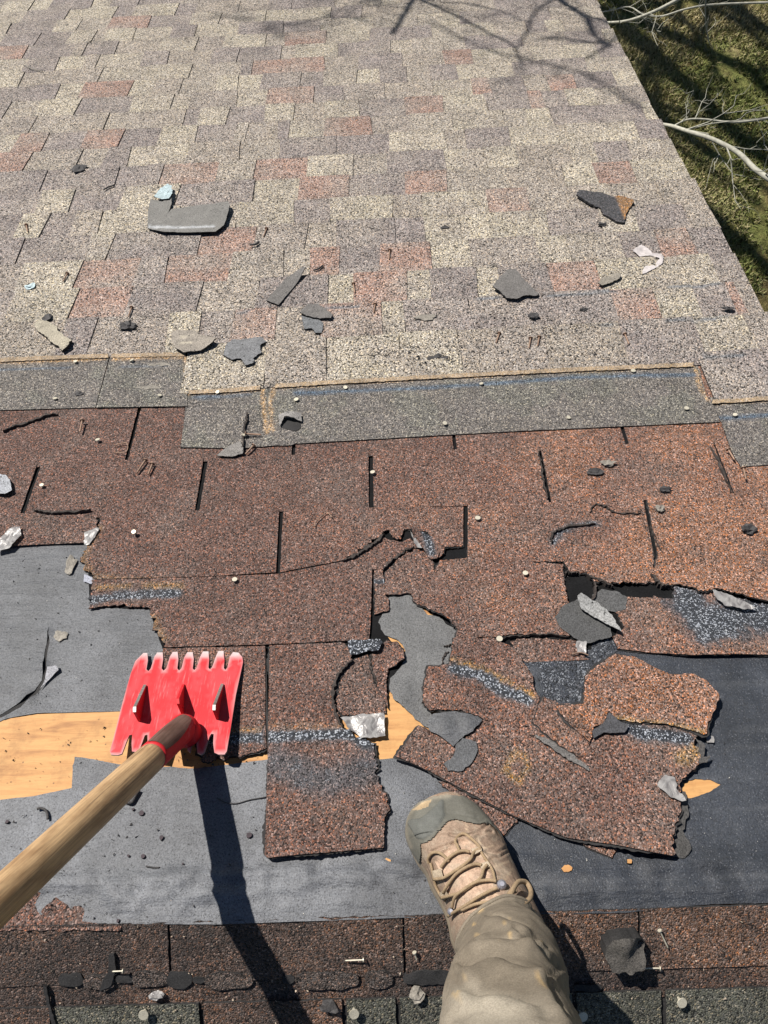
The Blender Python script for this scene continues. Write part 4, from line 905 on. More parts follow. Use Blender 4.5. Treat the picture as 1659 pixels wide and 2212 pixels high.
scrap('shingle_scrap', z4((955, 300), (960, 215), (975, 150), (1050, 165), (1110, 140), (1112, 180), (1090, 240), (1110, 215), (1215, 200), (1310, 185), (1480, 175), (1492, 200), (1450, 320), (1395, 360), (1200, 365), (1060, 362), (955, 330)), .026, lambda V: np.tile(G1, (len(V), 1)),
      'widest upturned grey shingle piece, on the tan shingles at upper left', 'shingle piece', jag=.001, curls=[], lifts=[(490, 445, .03, .006), (325, 490, .025, -.004)], stains=[(z4((965, 320), (1130, 335), (1280, 330), (1380, 325)), .006, (.36, .37, .38), 1, .9)], side=M_TAR)
scrap('release_film', z4((995, 130), (1040, 80), (1085, 50), (1112, 60), (1118, 110), (1095, 145), (1050, 150)), (.030), (.33, .41, .43), 'pale blue film scrap on the upper corner of the widest grey piece', 'film scrap', th=.001, m=M_SCRAP)
scrap('shingle_scrap', z6((625, 125), (640, 98), (780, 105), (870, 135), (900, 125), (990, 150), (1000, 165), (950, 240), (935, 300), (890, 295), (800, 245), (785, 210), (720, 180)), .022, lambda V: np.where((V[:, 0] > P(1325, 440).x)[:, None], np.array([.25, .145, .07, 0]), np.array([.06, .06, .065, .3])),
      'black and orange granule scrap near the roof edge at upper right', 'shingle piece', m=M_BRN, th=.005, rim=.002, lifts=[(1250, 415, .03, .004)])
scrap('shingle_scrap', z5((170, 805), (200, 770), (300, 660), (400, 618), (432, 615), (400, 660), (330, 740), (250, 835)), .020, G2, 'long narrow brown grey strip curving up at its far end', 'shingle sliver', jag=.0005, lifts=[(660, 590, .03, .012)])
scrap('shingle_scrap', z5((385, 880), (440, 830), (500, 825), (560, 865), (600, 905), (590, 925), (520, 925), (430, 905)), .022, G2, 'brown grey triangular chip lying over a darker one near the middle', 'shingle chip', lifts=[(710, 685, .02, .004)])
scrap('shingle_scrap', z5((397, 900), (430, 915), (520, 935), (540, 960), (530, 1015), (490, 1015), (465, 985), (415, 990)), .0185, (.12, .125, .13), 'blue grey ragged chip tucked under the triangular chip', 'shingle chip')
scrap('shingle_scrap', z6((82, 715), (130, 650), (180, 610), (230, 612), (290, 680), (385, 755), (370, 770), (300, 770), (240, 795), (170, 790), (130, 745)), .024, G2, 'kite shaped brown grey piece right of centre on the tan shingles', 'shingle piece', lifts=[(1120, 590, .03, .004), (1160, 632, .02, -.003)])
scrap('shingle_scrap', z6((765, 690), (800, 655), (880, 635), (915, 640), (905, 665), (840, 695), (790, 708)), .022, (.2, .18, .15), 'small pale elongated chip on the pink shingle near the right edge', 'shingle chip', lifts=[(1340, 595, .015, .004)])
scrap('shingle_scrap', z4((220, 960), (250, 935), (300, 940), (370, 975), (372, 1000), (420, 1040), (468, 1065), (440, 1110), (400, 1132), (378, 1098), (330, 1075), (290, 1030), (240, 1000)), .022, (.30, .27, .21), 'knobbly tan strip with pale streaks lying at the far left', 'shingle piece', th=.007, lifts=[(145, 745, .012, .006), (90, 700, .012, .004)])
scrap('shingle_scrap', z4((1115, 1010), (1150, 995), (1250, 1002), (1290, 1025), (1405, 1060), (1380, 1090), (1300, 1130), (1190, 1148), (1130, 1110), (1110, 1060)), .022, (.22, .195, .165), 'oval brown grey piece with pale scratches beside the ragged dark one', 'shingle piece', lifts=[(460, 740, .02, .006), (400, 755, .02, .004)], stains=[(z4((1170, 1045), (1260, 1030)), .0025, (.4, .36, .28), 0, .9), (z4((1180, 1085), (1240, 1085)), .004, (.4, .36, .28), 0, .9)])
scrap('shingle_scrap', c3((975, 105), (1000, 85), (1060, 82), (1130, 80), (1155, 98), (1125, 112), (1130, 140), (1100, 160), (1095, 185), (1060, 195), (1040, 165), (1000, 170), (965, 150)), .019, (.135, .137, .142), 'ragged dark grey piece right of the oval one, on the freed edge', 'shingle piece', jag=.003, lifts=[(560, 735, .02, .005)])
scrap('curled_shingle', c8((1012, 655), (1060, 652), (1115, 672), (1095, 705), (1135, 700), (1130, 760), (1110, 800), (1070, 815), (985, 812), (958, 740), (960, 700)), .030, (.070, .064, .057), 'curled dark asphalt lump on the near brown slope right of the leg', 'shingle piece', plane=2, m=M_SCRAP, th=.024, jag=.003, rough=.004, rscale=60, lifts=[(1350, 2035, .012, .012), (1390, 2050, .010, -.012), (1380, 2090, .02, .006)])
scrap('felt_scrap', c3((0, 665), (25, 668), (45, 700), (52, 735), (20, 752), (-30, 745), (-30, 670)), .016, (.27, .28, .30), 'pale grey scrap cut by the left picture edge on the brown shingles', 'felt scrap', jag=.002, m=M_SCRAP)

# -- crumpled clear film
def film_mat():
    m, ns, ls, b = mat('crumpled_film')
    tc = ns.new('ShaderNodeTexCoord'); n = N(ns, 'ShaderNodeTexNoise', Scale=55.0, Detail=4.0, Distortion=1.2); ls.new(tc.outputs['Object'], n.inputs['Vector'])
    r = ramp(ns, [(.35, (.14, .13, .13)), (.55, (.30, .29, .28)), (.7, (.33, .32, .31))]); ls.new(n.outputs['Fac'], r.inputs[0]); ls.new(r.outputs[0], b.inputs['Base Color'])
    b.inputs['Roughness'].default_value = .36; b.inputs['Metallic'].default_value = .1; b.inputs['Alpha'].default_value = .86
    bp = N(ns, 'ShaderNodeBump', Strength=.9, Distance=.003); ls.new(n.outputs['Fac'], bp.inputs['Height']); ls.new(bp.outputs[0], b.inputs['Normal'])
    return m
M_FILM = film_mat()
M_PLAS = plain('white_plastic', (.50, .46, .45), rough=.5, nscale=120, namp=.2, bump=.5, bdist=.002)
M_PLAS.node_tree.nodes['Principled BSDF'].inputs['Alpha'].default_value = .85
def film(pts, h, label, **k):
    return slab('film_scrap', pts, h=h, th=.0004, m=M_FILM, side=M_FILM, jag=.002, grid=.004, rough=.0028, rscale=55, col=(.5, .5, .5), label=label, cat='film scrap', **k)
film(c5((1470, 680), (1560, 665), (1660, 660), (1665, 760), (1560, 770), (1500, 720)), .0105, 'crumpled silver film above the plywood gap left of the largest felt scrap')
film(c6((1180, 970), (1215, 925), (1260, 940), (1262, 985), (1300, 1025), (1305, 1040), (1240, 1025)), .0205, 'crumpled clear film scrap at the right end of the largest torn shingle')
film(c6((1418, 128), (1480, 145), (1560, 180), (1610, 205), (1560, 212), (1470, 195), (1440, 170)), .0160, 'clear glossy film strip sticking out from the torn edge at far right')
film(c6((832, 350), (875, 350), (872, 405), (835, 400)), .0085, 'square of clear film on the short brown strip in the hole')
film(c3((-20, 970), (40, 905), (88, 890), (92, 930), (40, 985), (-20, 1000)), .0125, 'dark and silver film strip at the far left edge above the felt')
film(c3((365, 915), (410, 898), (430, 900), (420, 920), (385, 970), (362, 968)), .0100, 'small silver film scrap at the corner of the left brown shingle')
film(c6((1392, 758), (1425, 760), (1425, 790), (1395, 788)), .006, 'tiny clear film flake on the dark felt right of the torn shingles')
film(cm((1020, 190), (1060, 250), (1120, 330), (1140, 378), (1090, 370), (1060, 320)), .0150, 'whitish film sliver on the upturned shingle flap in the middle')
slab('plastic_ribbon', z6((990, 480), (1045, 448), (1090, 470), (1120, 500), (1180, 502), (1190, 520), (1185, 560), (1150, 590), (1090, 620), (1050, 635), (1065, 590), (1130, 575), (1165, 535), (1120, 518), (1040, 518)), h=.0185, th=.0006, m=M_PLAS, side=M_PLAS, jag=.002, grid=.005, rough=.003, rscale=60, col=(.5, .5, .5), label='white plastic ribbon twisted on the shingles near the right roof edge', cat='plastic ribbon')

# -- chips and crumbs that can be told apart
def chunk(name, x, y, sx, sy, hh, m, label, cat, plane=1, h0=.017, seed=0):
    r = random.Random(seed + int(x)); bm = bmesh.new(); bmesh.ops.create_icosphere(bm, subdivisions=2, radius=1)
    p = P(x, y, h0) if plane == 1 else P2(x, y, h0)
    az = r.random() * 3
    for v in bm.verts:
        n = 1 + .8 * noise.noise(v.co * 1.3 + Vector((x, y, 0))) + .45 * noise.noise(v.co * 4 + Vector((x, 0, y)))
        v.co = Vector((v.co.x * sx * n, v.co.y * sy * n, (v.co.z * .5 + .4) * hh * .7 * n))
    vs = [p + v.co for v in bm.verts]; fs = [tuple(v.index for v in f.verts) for f in bm.faces]; bm.free()
    return link(name, vs, fs, m, col=[(.1, .1, .1)] * len(vs), label=label, cat=cat)
M_CHIPB = plain('pale_blue_chip', (.42, .52, .54), rough=.7, nscale=300, namp=.3)
M_CHIPG = plain('grey_chip', (.22, .2, .17), rough=.8, nscale=400, namp=.4, bump=.5)
M_CHIPD = plain('dark_chip', (.045, .042, .042), rough=.7, nscale=400, namp=.5, bump=.6)
chips = [(65, 620, .011, .011, .008, M_CHIPB, 'pale blue green chip alone on the tan shingles at the left'), (103, 688, .010, .012, .009, M_CHIPD, 'dark chip just above the knobbly tan strip'), (275, 706, .016, .012, .012, M_CHIPD, 'dark moss and tar clod with stringy bits, upper left'), (170, 366, .018, .022, .008, M_CHIPD, 'flat dark moss clump on the tan shingles at upper left'),
         (960, 493, .012, .005, .006, M_CHIPD, 'black sliver alone in the middle of the tan field'), (1150, 684, .011, .010, .009, M_CHIPD, 'black shard below the kite shaped piece'), (1259, 669, .009, .005, .006, M_CHIPD, 'tiny black fleck between the kite piece and the roof edge'), (1573, 668, .013, .006, .008, M_CHIPD, 'flat black chip close to the right roof edge'),
         (917, 687, .022, .010, .006, M_CHIPG, 'tan splinter with dry stems on the tan shingles, middle'), (945, 772, .022, .020, .012, M_CHIPD, 'brown crumbly clod just above the freed shingle edge, middle'), (1300, 486, .010, .007, .006, M_CHIPD, 'dark crumb just below the black and orange scrap'), (1313, 1002, .012, .007, .010, M_CHIPG, 'pale tan pebble on the orange brown shingles, right'),
         (1284, 1019, .015, .008, .006, M_CHIPD, 'dark tar clod beside the pale pebble, right'), (1452, 1150, .0, .0, .0, None, None), (1614, 1145, .012, .009, .010, M_CHIPD, 'black angular lump on the orange brown shingles at far right'), (1437, 1058, .010, .006, .006, M_CHIPD, 'small dark chip above the domed nail at the right'),
         (339, 790, .024, .006, .006, M_CHIPG, 'upper grey bar shaped chip on the left grey headlap'), (322, 840, .022, .006, .006, M_CHIPG, 'lower grey bar shaped chip on the left grey headlap'), (172, 852, .008, .006, .006, M_CHIPD, 'small dark chip between two nails on the left grey headlap'), (152, 1222, .009, .016, .006, M_CHIPG, 'brown leaf like flake on the grey felt at the left'),
         (132, 1372, .011, .009, .002, M_CHIPG, 'flat round flake on the grey felt right of the tear'), (1424, 1100, .008, .008, .010, M_CHIPG, 'domed rusty cap on the orange brown shingles at right')]
for c in chips:
    if c[5] is None: continue
    x, y, sx, sy, hh, mm, lb = c
    chunk('chip', x, y, sx, sy, hh, mm, lb, 'chip', h0=.016 if y < 770 else .009 if y < 1175 else .003)
chunk('chip', *c8((143, 908))[0], .009, .008, .010, M_CHIPG, 'pale grey angular chip on the near slope left of the trouser leg', 'chip', plane=2, h0=.008)
chunk('chip', *c7((1423, 965))[0], .011, .007, .008, M_CHIPD, 'dark chip on the near slope beside the lowest nail', 'chip', plane=2, h0=.009)
chunk('chip', *c7((680, 915))[0], .010, .005, .005, M_FILM, 'whitish crumpled bit on the near slope right of the handle', 'chip', plane=2, h0=.008)

# -- loose nails
def loose_nail(x0, y0, x1, y1, label, h=.018, m=M_RUST, plane=1, bent=None, lift=.004):
    q = .55 if plane == 2 else 1
    Pf = P if plane == 1 else P2
    a = Pf(x0, y0, h + .004); b = Pf(x1, y1, h + lift - .002)
    L = (b - a).length; d = (b - a).normalized()
    mid = a.lerp(b, .5) + (Vector((bent[0], bent[1], 0)) if bent else Vector((0, 0, 0)))
    sh = tube_geo(smoothpath([a, mid, b], 5), [.0018 * q] * 10 + [.0009 * q], 7)
    hd = tube_geo([a, a - d * .0012], [.0048 * q, .0050 * q], 12)
    t = empty('loose_nail', (a.x, a.y, h), label=label, cat='nail', group='pulled nails lying on the roof')
    link('shank', *sh, m, t, smooth=True); link('head', *hd, m, t)
LN = [(z4((170, 318))[0], z4((180, 362))[0], 'pulled nail lying left of the widest grey piece'), (z4((436, 632))[0], z4((408, 685))[0], 'pulled nail above the knobbly tan strip, pointing down left'), (z4((853, 852))[0], z4((832, 912))[0], 'pulled nail just above the dark stringy clod'),
      (z5((172, 342))[0], z5((152, 392))[0], 'pulled nail right of the widest grey piece, beside a black curl'), (z5((970, 482))[0], z5((966, 540))[0], 'upright looking nail lying in the middle of the tan field'), (z5((735, 700))[0], z5((745, 755))[0], 'pulled nail between the narrow strip and the pink shingle'),
      (z5((876, 832))[0], z5((866, 888))[0], 'pulled nail lying on the top edge of the pink shingle'), (z6((125, 1022))[0], z6((105, 1082))[0], 'leftmost nail of the three below the kite shaped piece'), (z6((328, 1052))[0], z6((318, 1116))[0], 'middle nail of the three below the kite shaped piece'),
      (z6((384, 1045))[0], z6((374, 1102))[0], 'rightmost nail of the three below the kite shaped piece'), (z6((940, 1025))[0], z6((966, 1090))[0], 'nail with dirt round its head above the freed edge at right'), (c3((355, 435))[0], c3((345, 484))[0], 'rusty nail on brown shingles below the left grey headlap'),
      (c3((628, 605))[0], c3((590, 662))[0], 'left nail of the pair lying side by side on the brown shingles'), (c3((658, 622))[0], c3((640, 668))[0], 'right nail of the pair lying side by side on the brown shingles'), (c3((1062, 492))[0], c3((1130, 496))[0], 'dark nail lying sideways on the middle grey headlap'),
      (c3((1095, 542))[0], c3((1060, 580))[0], 'rusty nail at the torn lower edge of the grey headlap'), (c4((1488, 560))[0], c4((1515, 605))[0], 'upper nail beside the step in the headlap at far right'), (c4((1553, 640))[0], c4((1565, 690))[0], 'pale nail hooked at the corner of the rightmost headlap')]
for a, b, lb in LN:
    yy = a[1]; hh = .0165 if yy < 775 else .0125 if yy < 960 else .010
    if yy > 900 and a[0] > 1540: hh = .012
    loose_nail(*a, *b, lb, h=hh)
loose_nail(*c8((812 + 380, 635))[0], *c8((1228, 710))[0], 'bright nail lying to the right of the curled dark lump', h=.008, m=M_ZINC, plane=2)
loose_nail(*c8((1190, 796))[0], *c8((1110, 796))[0], 'bright nail lying under the curled dark lump', h=.008, m=M_ZINC, plane=2)
loose_nail(*c8((132, 730))[0], *c8((142, 762))[0], 'short bright nail left of the trouser leg on the near slope', h=.008, m=M_ZINC, plane=2)
loose_nail(*c7((1568, 760))[0], *c7((1490, 763))[0], 'bright nail lying level on the near slope left of the leg', h=.008, m=M_ZINC, plane=2)
loose_nail(*c7((530, 808))[0], *c7((485, 810))[0], 'nail beside a tar lump on the near slope below the felt', h=.010, m=M_ZINC, plane=2)
# staples and curls
def wire(px_pts, h, r, m, name, label, cat):
    pts = smoothpath([P(x, y, h) for x, y in px_pts], 4); link(name, *tube_geo(pts, r, 6), m, label=label, cat=cat, smooth=True)
wire(c3((495, 572), (545, 570), (548, 532), (498, 540)), .012, .0010, M_RUST, 'staple', 'square bent staple on the brown shingles at left', 'staple')
wire(c3((1358, 893), (1365, 870), (1400, 838), (1415, 832), (1435, 853)), .012, .0010, M_RUST, 'staple', 'opened curved staple on the brown shingles in the middle', 'staple')
wire(c6((812, 406), (850, 400), (885, 412)), .0085, .0010, M_RUST, 'wire_bit', 'rusty wire bit across the short brown strip in the hole', 'wire')
wire(c7((160, 108), (175, 104), (195, 112), (205, 130), (206, 152)), .006, .0018, M_CHIPD, 'tar_curl', 'black curled tar thread on the left felt beside the handle', 'tar thread')
wire(c7((535, 70), (565, 80), (580, 60), (600, 25)), .006, .0030, M_CHIPD, 'tar_curl', 'black bent sliver on the felt right of the handle', 'tar thread')
wire(c7((940, 62), (975, 80), (1020, 84), (1080, 68), (1150, 56)), .0040, .0008, M_CHIPD, 'tar_curl', 'hair thin dark crack line on the felt left of the hanging shingle', 'tar thread')
wire(c7((630, 355), (660, 360), (690, 360)), .004, .0010, M_CHIPD, 'tar_curl', 'thin dark thread on the felt between handle and its shadow', 'tar thread')
wire(z5((62, 446), (100, 442), (122, 425)), .021, .0026, M_CHIPD, 'tar_curl', 'black curved sliver on the pink shingle near the widest grey piece', 'tar thread')
wire(z5((1618, 582), (1640, 574), (1665, 578)), .020, .0016, M_CHIPG, 'tar_curl', 'short pale curl above the kite shaped piece', 'tar thread')
wire(z4((672, 88), (700, 72), (738, 60)), .019, .0022, M_CHIPD, 'twig_bit', 'dark twig bit left of the pale blue film scrap', 'twig')
wire(z5((480, 610), (510, 600), (535, 580)), .019, .0022, M_CHIPD, 'twig_bit', 'dark curled twig bit right of the narrow strip', 'twig')
wire(c1((112, 278), (130, 295), (185, 307)), .020, .0018, M_CHIPG, 'twig_bit', 'pale forked twig lying at the upper left', 'twig')

# ragged black lips along the cracks in the old shingles
def lip(px_pts, w, h, label=None):
    pts = smoothpath([P(x, y, h) for x, y in px_pts], 9); n = len(pts); V = []; s0 = random.random() * 50
    for i, p in enumerate(pts):
        t = (pts[min(i + 1, n - 1)] - pts[max(i - 1, 0)]).normalized(); s = Vector((-t.y, t.x, 0)); f = math.sin(math.pi * (i + .4) / (n - .2)) ** .6
        ww = w * .8 * f * random.uniform(.35, 1.5); o = noise.fractal(Vector((i * .35, s0, 0)), .6, 2, 3) * .003
        p = p + s * o; z = .0022 * f * noise.noise(Vector((i * .3, s0, 5)))
        V += [p + s * ww * .5 + Vector((0, 0, z)), p - s * ww * .5 + Vector((0, 0, z + random.uniform(-.001, .0015))), p - s * ww * .6 - Vector((0, 0, h * .9)), p + s * ww * .5 - Vector((0, 0, h * .9))]
    Fc = []
    for i in range(n - 1):
        for k in range(4): a = 4 * i + k; b = 4 * i + (k + 1) % 4; Fc.append((a, b, b + 4, a + 4))
    link('torn_lip', V, Fc, M_SCRAP2, roof)
M_SCRAP2 = plain('cracked_asphalt_edge', (.040, .032, .028), rough=.85, nscale=500, namp=.6, bump=.6)
for pl, w, h in [(c3((1068, 395), (1060, 440), (1050, 500), (1048, 565)), .006, .0155), (cm((315, 500), (440, 450), (560, 370), (660, 310), (740, 220)), .008, .013), (c3((10, 478), (60, 455), (130, 435), (190, 412), (250, 402)), .007, .013), (c3((145, 818), (200, 826), (280, 828), (390, 818)), .005, .013),
                 (cm((740, 600), (800, 530), (900, 440), (1000, 380), (1060, 360)), .005, .011), (c6((780, 55), (800, 48), (835, 55)), .005, .012), (c6((872, 60), (935, 85), (990, 110)), .006, .012), (c6((905, 90), (915, 120), (898, 180)), .006, .011), (c6((1155, 55), (1190, 98), (1250, 110)), .006, .013),
                 (c4((725, 960), (735, 915), (800, 890), (915, 878)), .005, .0115), (c4((890, 830), (915, 795), (960, 805), (1000, 830), (1110, 835)), .004, .0100), (c4((1150, 880), (1170, 930), (1200, 1000)), .003, .0095), (c6((500, 345), (560, 328), (700, 318), (800, 328)), .003, .0095),
                 (c4((665, 560), (680, 620), (690, 690), (708, 770)), .004, .0105), (c4((1410, 540), (1450, 620), (1500, 740)), .005, .0095), (c5((1525, 430), (1470, 480), (1440, 560), (1445, 650), (1480, 720)), .006, .0115), (c5((1600, 415), (1605, 470), (1630, 540)), .003, .008), (cm((1370, 1395), (1410, 1380), (1470, 1375)), .003, .006), (cm((1420, 1445), (1380, 1480), (1340, 1580)), .003, .006)]:
    lip(pl, w, h)

# crumbs: far too many to count
def crumbs(name, spots, m, seed, label, plane=1):
    r = random.Random(seed); gs = []
    for (x0, y0, x1, y1, n, s0, s1, h) in spots:
        for _ in range(n):
            x, y = r.uniform(x0, x1), r.uniform(y0, y1); s = s0 + (s1 - s0) * r.random() ** 3
            p = P(x, y, h) if plane == 1 else P2(x, y, h)
            V = [p + Vector((r.uniform(-1, 1) * s, r.uniform(-1, 1) * s, r.uniform(-.3, .6) * s)) for _ in range(3)] + [p + Vector((r.uniform(-.5, .5) * s, r.uniform(-.5, .5) * s, s * r.uniform(.5, 1.2)))]
            gs.append((V, [(0, 1, 2), (0, 1, 3), (1, 2, 3), (2, 0, 3)]))
    link(name, *merge(*gs), m, kind='stuff', label=label, cat='crumbs')
crumbs('tar_crumbs', [(0, 1180, 200, 1300, 60, .0010, .0032, .002), (0, 1300, 330, 1530, 70, .0010, .0030, .002), (0, 1560, 250, 1700, 45, .0010, .0030, .001), (90, 1880, 270, 1985, 90, .0012, .0036, .003), (0, 1740, 560, 1900, 60, .0012, .0036, .003),
                      (230, 1870, 560, 1980, 40, .0012, .0030, .004), (850, 1860, 1659, 1960, 70, .0008, .0022, .003), (1560, 1430, 1659, 1900, 50, .0008, .0018, .003), (300, 1630, 560, 1660, 25, .002, .005, .003)], M_CHIPD, 3, 'black tar crumbs scattered over the felt and bare plywood')
crumbs('granule_crumbs', [(500, 600, 1500, 770, 420, .0012, .0040, .0165), (0, 480, 1500, 770, 380, .001, .0032, .0165), (800, 650, 1350, 775, 320, .0014, .0050, .0165), (850, 730, 1040, 790, 140, .0014, .0060, .016), (1150, 690, 1300, 730, 60, .0014, .0050, .0165), (250, 690, 300, 715, 30, .0014, .0060, .0165), (200, 850, 1500, 950, 60, .001, .0026, .0125), (0, 950, 1650, 1180, 150, .001, .003, .0085), (900, 1200, 1600, 1280, 60, .001, .003, .0085)], M_CHIPD, 9, 'dark granule crumbs scattered over the tan and brown shingles')
crumbs('pale_crumbs', [(850, 1640, 1659, 1960, 90, .0007, .0016, .0035), (0, 1180, 330, 1530, 40, .0008, .0022, .002), (560, 1640, 850, 1980, 30, .0007, .0016, .003), (1100, 700, 1500, 775, 60, .001, .0026, .0165)], plain('pale_grit', (.55, .53, .48), nscale=300), 12, 'pale grit flecks scattered over the felt')
crumbs('slope_grit', [(0, 1990, 1659, 2212, 260, .0010, .0030, .007)], plain('slope_grit_mat', (.42, .34, .26), nscale=300, namp=.4), 15, 'loose pale and rusty granules on the near slope', plane=2)

# ================================================================== SHINGLE REMOVER
def hb(y): return .010 + (y - 1410) / 220 * .024            # the blade tips up towards the handle
BL = cs((62, 1215), (75, 1250), (150, 1255), (195, 1240), (240, 1120), (275, 1040), (308, 1032), (300, 1130), (305, 1215), (375, 1225), (420, 1110), (445, 1040), (475, 1032), (475, 1130), (480, 1225), (560, 1235), (620, 1110), (655, 1035), (680, 1032), (690, 1130), (695, 1230), (790, 1240), (840, 1110), (870, 1032), (900, 1030), (905, 1130), (910, 1200), (940, 1230), (968, 1080), (985, 1028), (1015, 1028), (1010, 1120), (1018, 1230), (1060, 1252), (1095, 1230), (1150, 1060), (1172, 1024), (1198, 1030), (1192, 1130), (1205, 1230), (1250, 1250), (1315, 1250), (1340, 1215),
        (1380, 980), (1440, 600), (1518, 240), (1510, 190), (1470, 140), (1410, 132), (1375, 180), (1345, 310), (1322, 328), (1308, 305), (1315, 225), (1305, 120), (1250, 120), (1225, 170), (1180, 300), (1155, 322), (1140, 300), (1148, 210), (1140, 125), (1080, 125), (1050, 180), (1010, 305), (985, 330), (968, 310), (980, 210), (968, 132), (910, 132), (875, 190), (845, 310), (820, 335), (800, 310), (812, 210), (803, 128), (750, 130), (720, 180), (680, 310), (650, 335), (628, 310), (645, 210), (640, 135), (580, 135), (550, 180), (510, 310), (485, 340), (462, 320), (478, 220), (472, 140), (430, 140), (340, 230), (290, 370), (200, 690), (110, 1040))
shov = empty('shingle_remover', P(385, 1600, 0), label='red toothed shingle removing fork with a long wooden handle', cat='shingle remover')
def blade_pt(x, y, up=0): return P(x, y, hb(y)) + Vector((0, .10, 1)).normalized() * up
bp_ = [blade_pt(x, y) for x, y in BL]; flat = [(p.x, p.y) for p in bp_]
V_, T_ = sheet(flat, .006)
# height over the plane is linear in v: solve it from two points
pA, pB = blade_pt(385, 1420), blade_pt(385, 1625)
zz = pA.z + (V_[:, 1] - pA.y) / (pB.y - pA.y) * (pB.z - pA.z)
W_, f_, mi_, us_, VV_ = solid(V_, T_, zz, .0032, F1)
ed = seg_dist(VV_, flat + [flat[0]]); pxy = proj(W_[:len(VV_)])
tipf = np.clip((1425 - pxy[:, 1]) / 12, 0, 1) + np.clip((pxy[:, 1] - 1624) / 6, 0, .5)
RED = np.array([.46, .012, .018]); STEEL = np.array([.46, .45, .44])
e = np.clip(np.maximum(.55 * (1 - ed / .0009) * np.clip(.9 + fnoise(VV_, 90, 7) * 1.6, 0, 1), tipf * 1.2), 0, 1)[:, None] * .9
wear = np.clip(fnoise(VV_ * [1, .35], 60, 2) * 1.3, 0, .2)[:, None]
Cb = (RED * (1 - wear) + np.array([.60, .12, .13]) * wear) * (1 - e) + STEEL * e
C_ = np.vstack([Cb, Cb, np.tile(STEEL * .9, (len(W_) - 2 * len(Cb), 1))])
def paint_mat():
    m, ns, ls, b = mat('scratched_red_paint'); tc = ns.new('ShaderNodeTexCoord'); at = N(ns, 'ShaderNodeAttribute', attribute_name='gcol')
    mp = N(ns, 'ShaderNodeMapping'); mp.inputs['Scale'].default_value = (320, 30, 30); mp.inputs['Rotation'].default_value = (0, 0, .25); ls.new(tc.outputs['Object'], mp.inputs[0])
    n = N(ns, 'ShaderNodeTexNoise', Scale=1.0, Detail=5.0, Roughness=.7); ls.new(mp.outputs[0], n.inputs['Vector'])
    r = ramp(ns, [(.55, 0.0), (.72, 1.0)]); ls.new(n.outputs['Fac'], r.inputs[0])
    n2 = N(ns, 'ShaderNodeTexNoise', Scale=45.0, Detail=5.0, Roughness=.6); ls.new(tc.outputs['Object'], n2.inputs['Vector'])
    r2 = ramp(ns, [(.4, 0.0), (.7, .6)]); ls.new(n2.outputs['Fac'], r2.inputs[0])
    c = mixc(ns, ls, 'MIX', r.outputs[0], at.outputs['Color'], (.75, .35, .35))
    m2 = N(ns, 'ShaderNodeMath', operation='MULTIPLY'); ls.new(r.outputs[0], m2.inputs[0]); m2.inputs[1].default_value = .45
    c = mixc(ns, ls, 'MIX', m2.outputs[0], at.outputs['Color'], (.60, .26, .26))
    m3 = N(ns, 'ShaderNodeMath', operation='MULTIPLY'); ls.new(r2.outputs[0], m3.inputs[0]); m3.inputs[1].default_value = .3
    c = mixc(ns, ls, 'MIX', m3.outputs[0], c, (.50, .05, .06))
    ls.new(c, b.inputs['Base Color']); b.inputs['Roughness'].default_value = .58; b.inputs['Specular IOR Level'].default_value = .30
    bp = N(ns, 'ShaderNodeBump', Strength=.15, Distance=.0005); ls.new(n.outputs['Fac'], bp.inputs['Height']); ls.new(bp.outputs[0], b.inputs['Normal'])
    return m
M_RED = paint_mat()
M_STEEL = plain('worn_steel', (.40, .38, .36), rough=.4, spec=.6, nscale=300, namp=.3, metal=.7)
link('blade', W_, f_, [M_RED, M_STEEL], shov, mi=mi_, col=C_)
def rib(xt, yt, xb, yb, hgt, red):
    a = blade_pt(xt, yt, .001); b = blade_pt(xb, yb, .001); up = Vector((0, .1, 1)).normalized(); s = Vector((1, 0, 0)) * .0020
    prof = [a, b, b + up * hgt * .92 + (b - a).normalized() * .001, b + up * hgt - (b - a).normalized() * .006, a + up * .0015]
    V = [p + s for p in prof] + [p - s for p in prof]; n = len(prof)
    Fc = [tuple(range(n)), tuple(range(2 * n - 1, n - 1, -1))] + [(i, i + n, (i + 1) % n + n, (i + 1) % n) for i in range(n)]
    o = link('rib', V, Fc, M_RED, shov, col=[tuple(RED)] * len(V))
    tp = [a + up * .0022, b + up * hgt - (b - a).normalized() * .006 + up * .0007, b + up * (hgt * .92 + .0002) + (b - a).normalized() * .001]
    if not red:
        Vt = []
        for p in tp: Vt += [p + s * 1.1 + up * .0004, p - s * 1.1 + up * .0004, p - s * 1.1 - up * .0008, p + s * 1.1 - up * .0008]
        Ft = []
        for i in range(2):
            for k in range(4): q = 4 * i + k; r = 4 * i + (k + 1) % 4; Ft.append((q, r, r + 4, q + 4))
        Ft += [(0, 1, 2, 3), (8, 9, 10, 11)]
        link('worn_edge', Vt, Ft, M_STEEL, o)
(x_, y_), (x2_, y2_) = cs((452, 500), (388, 892)); rib(x_, y_, x2_, y2_, .030, False)
(x_, y_), (x2_, y2_) = cs((1295, 490), (1240, 872)); rib(x_, y_, x2_, y2_, .030, False)
(x_, y_), (x2_, y2_) = cs((868, 490), (860, 815)); rib(x_, y_, x2_, y2_, .034, True)
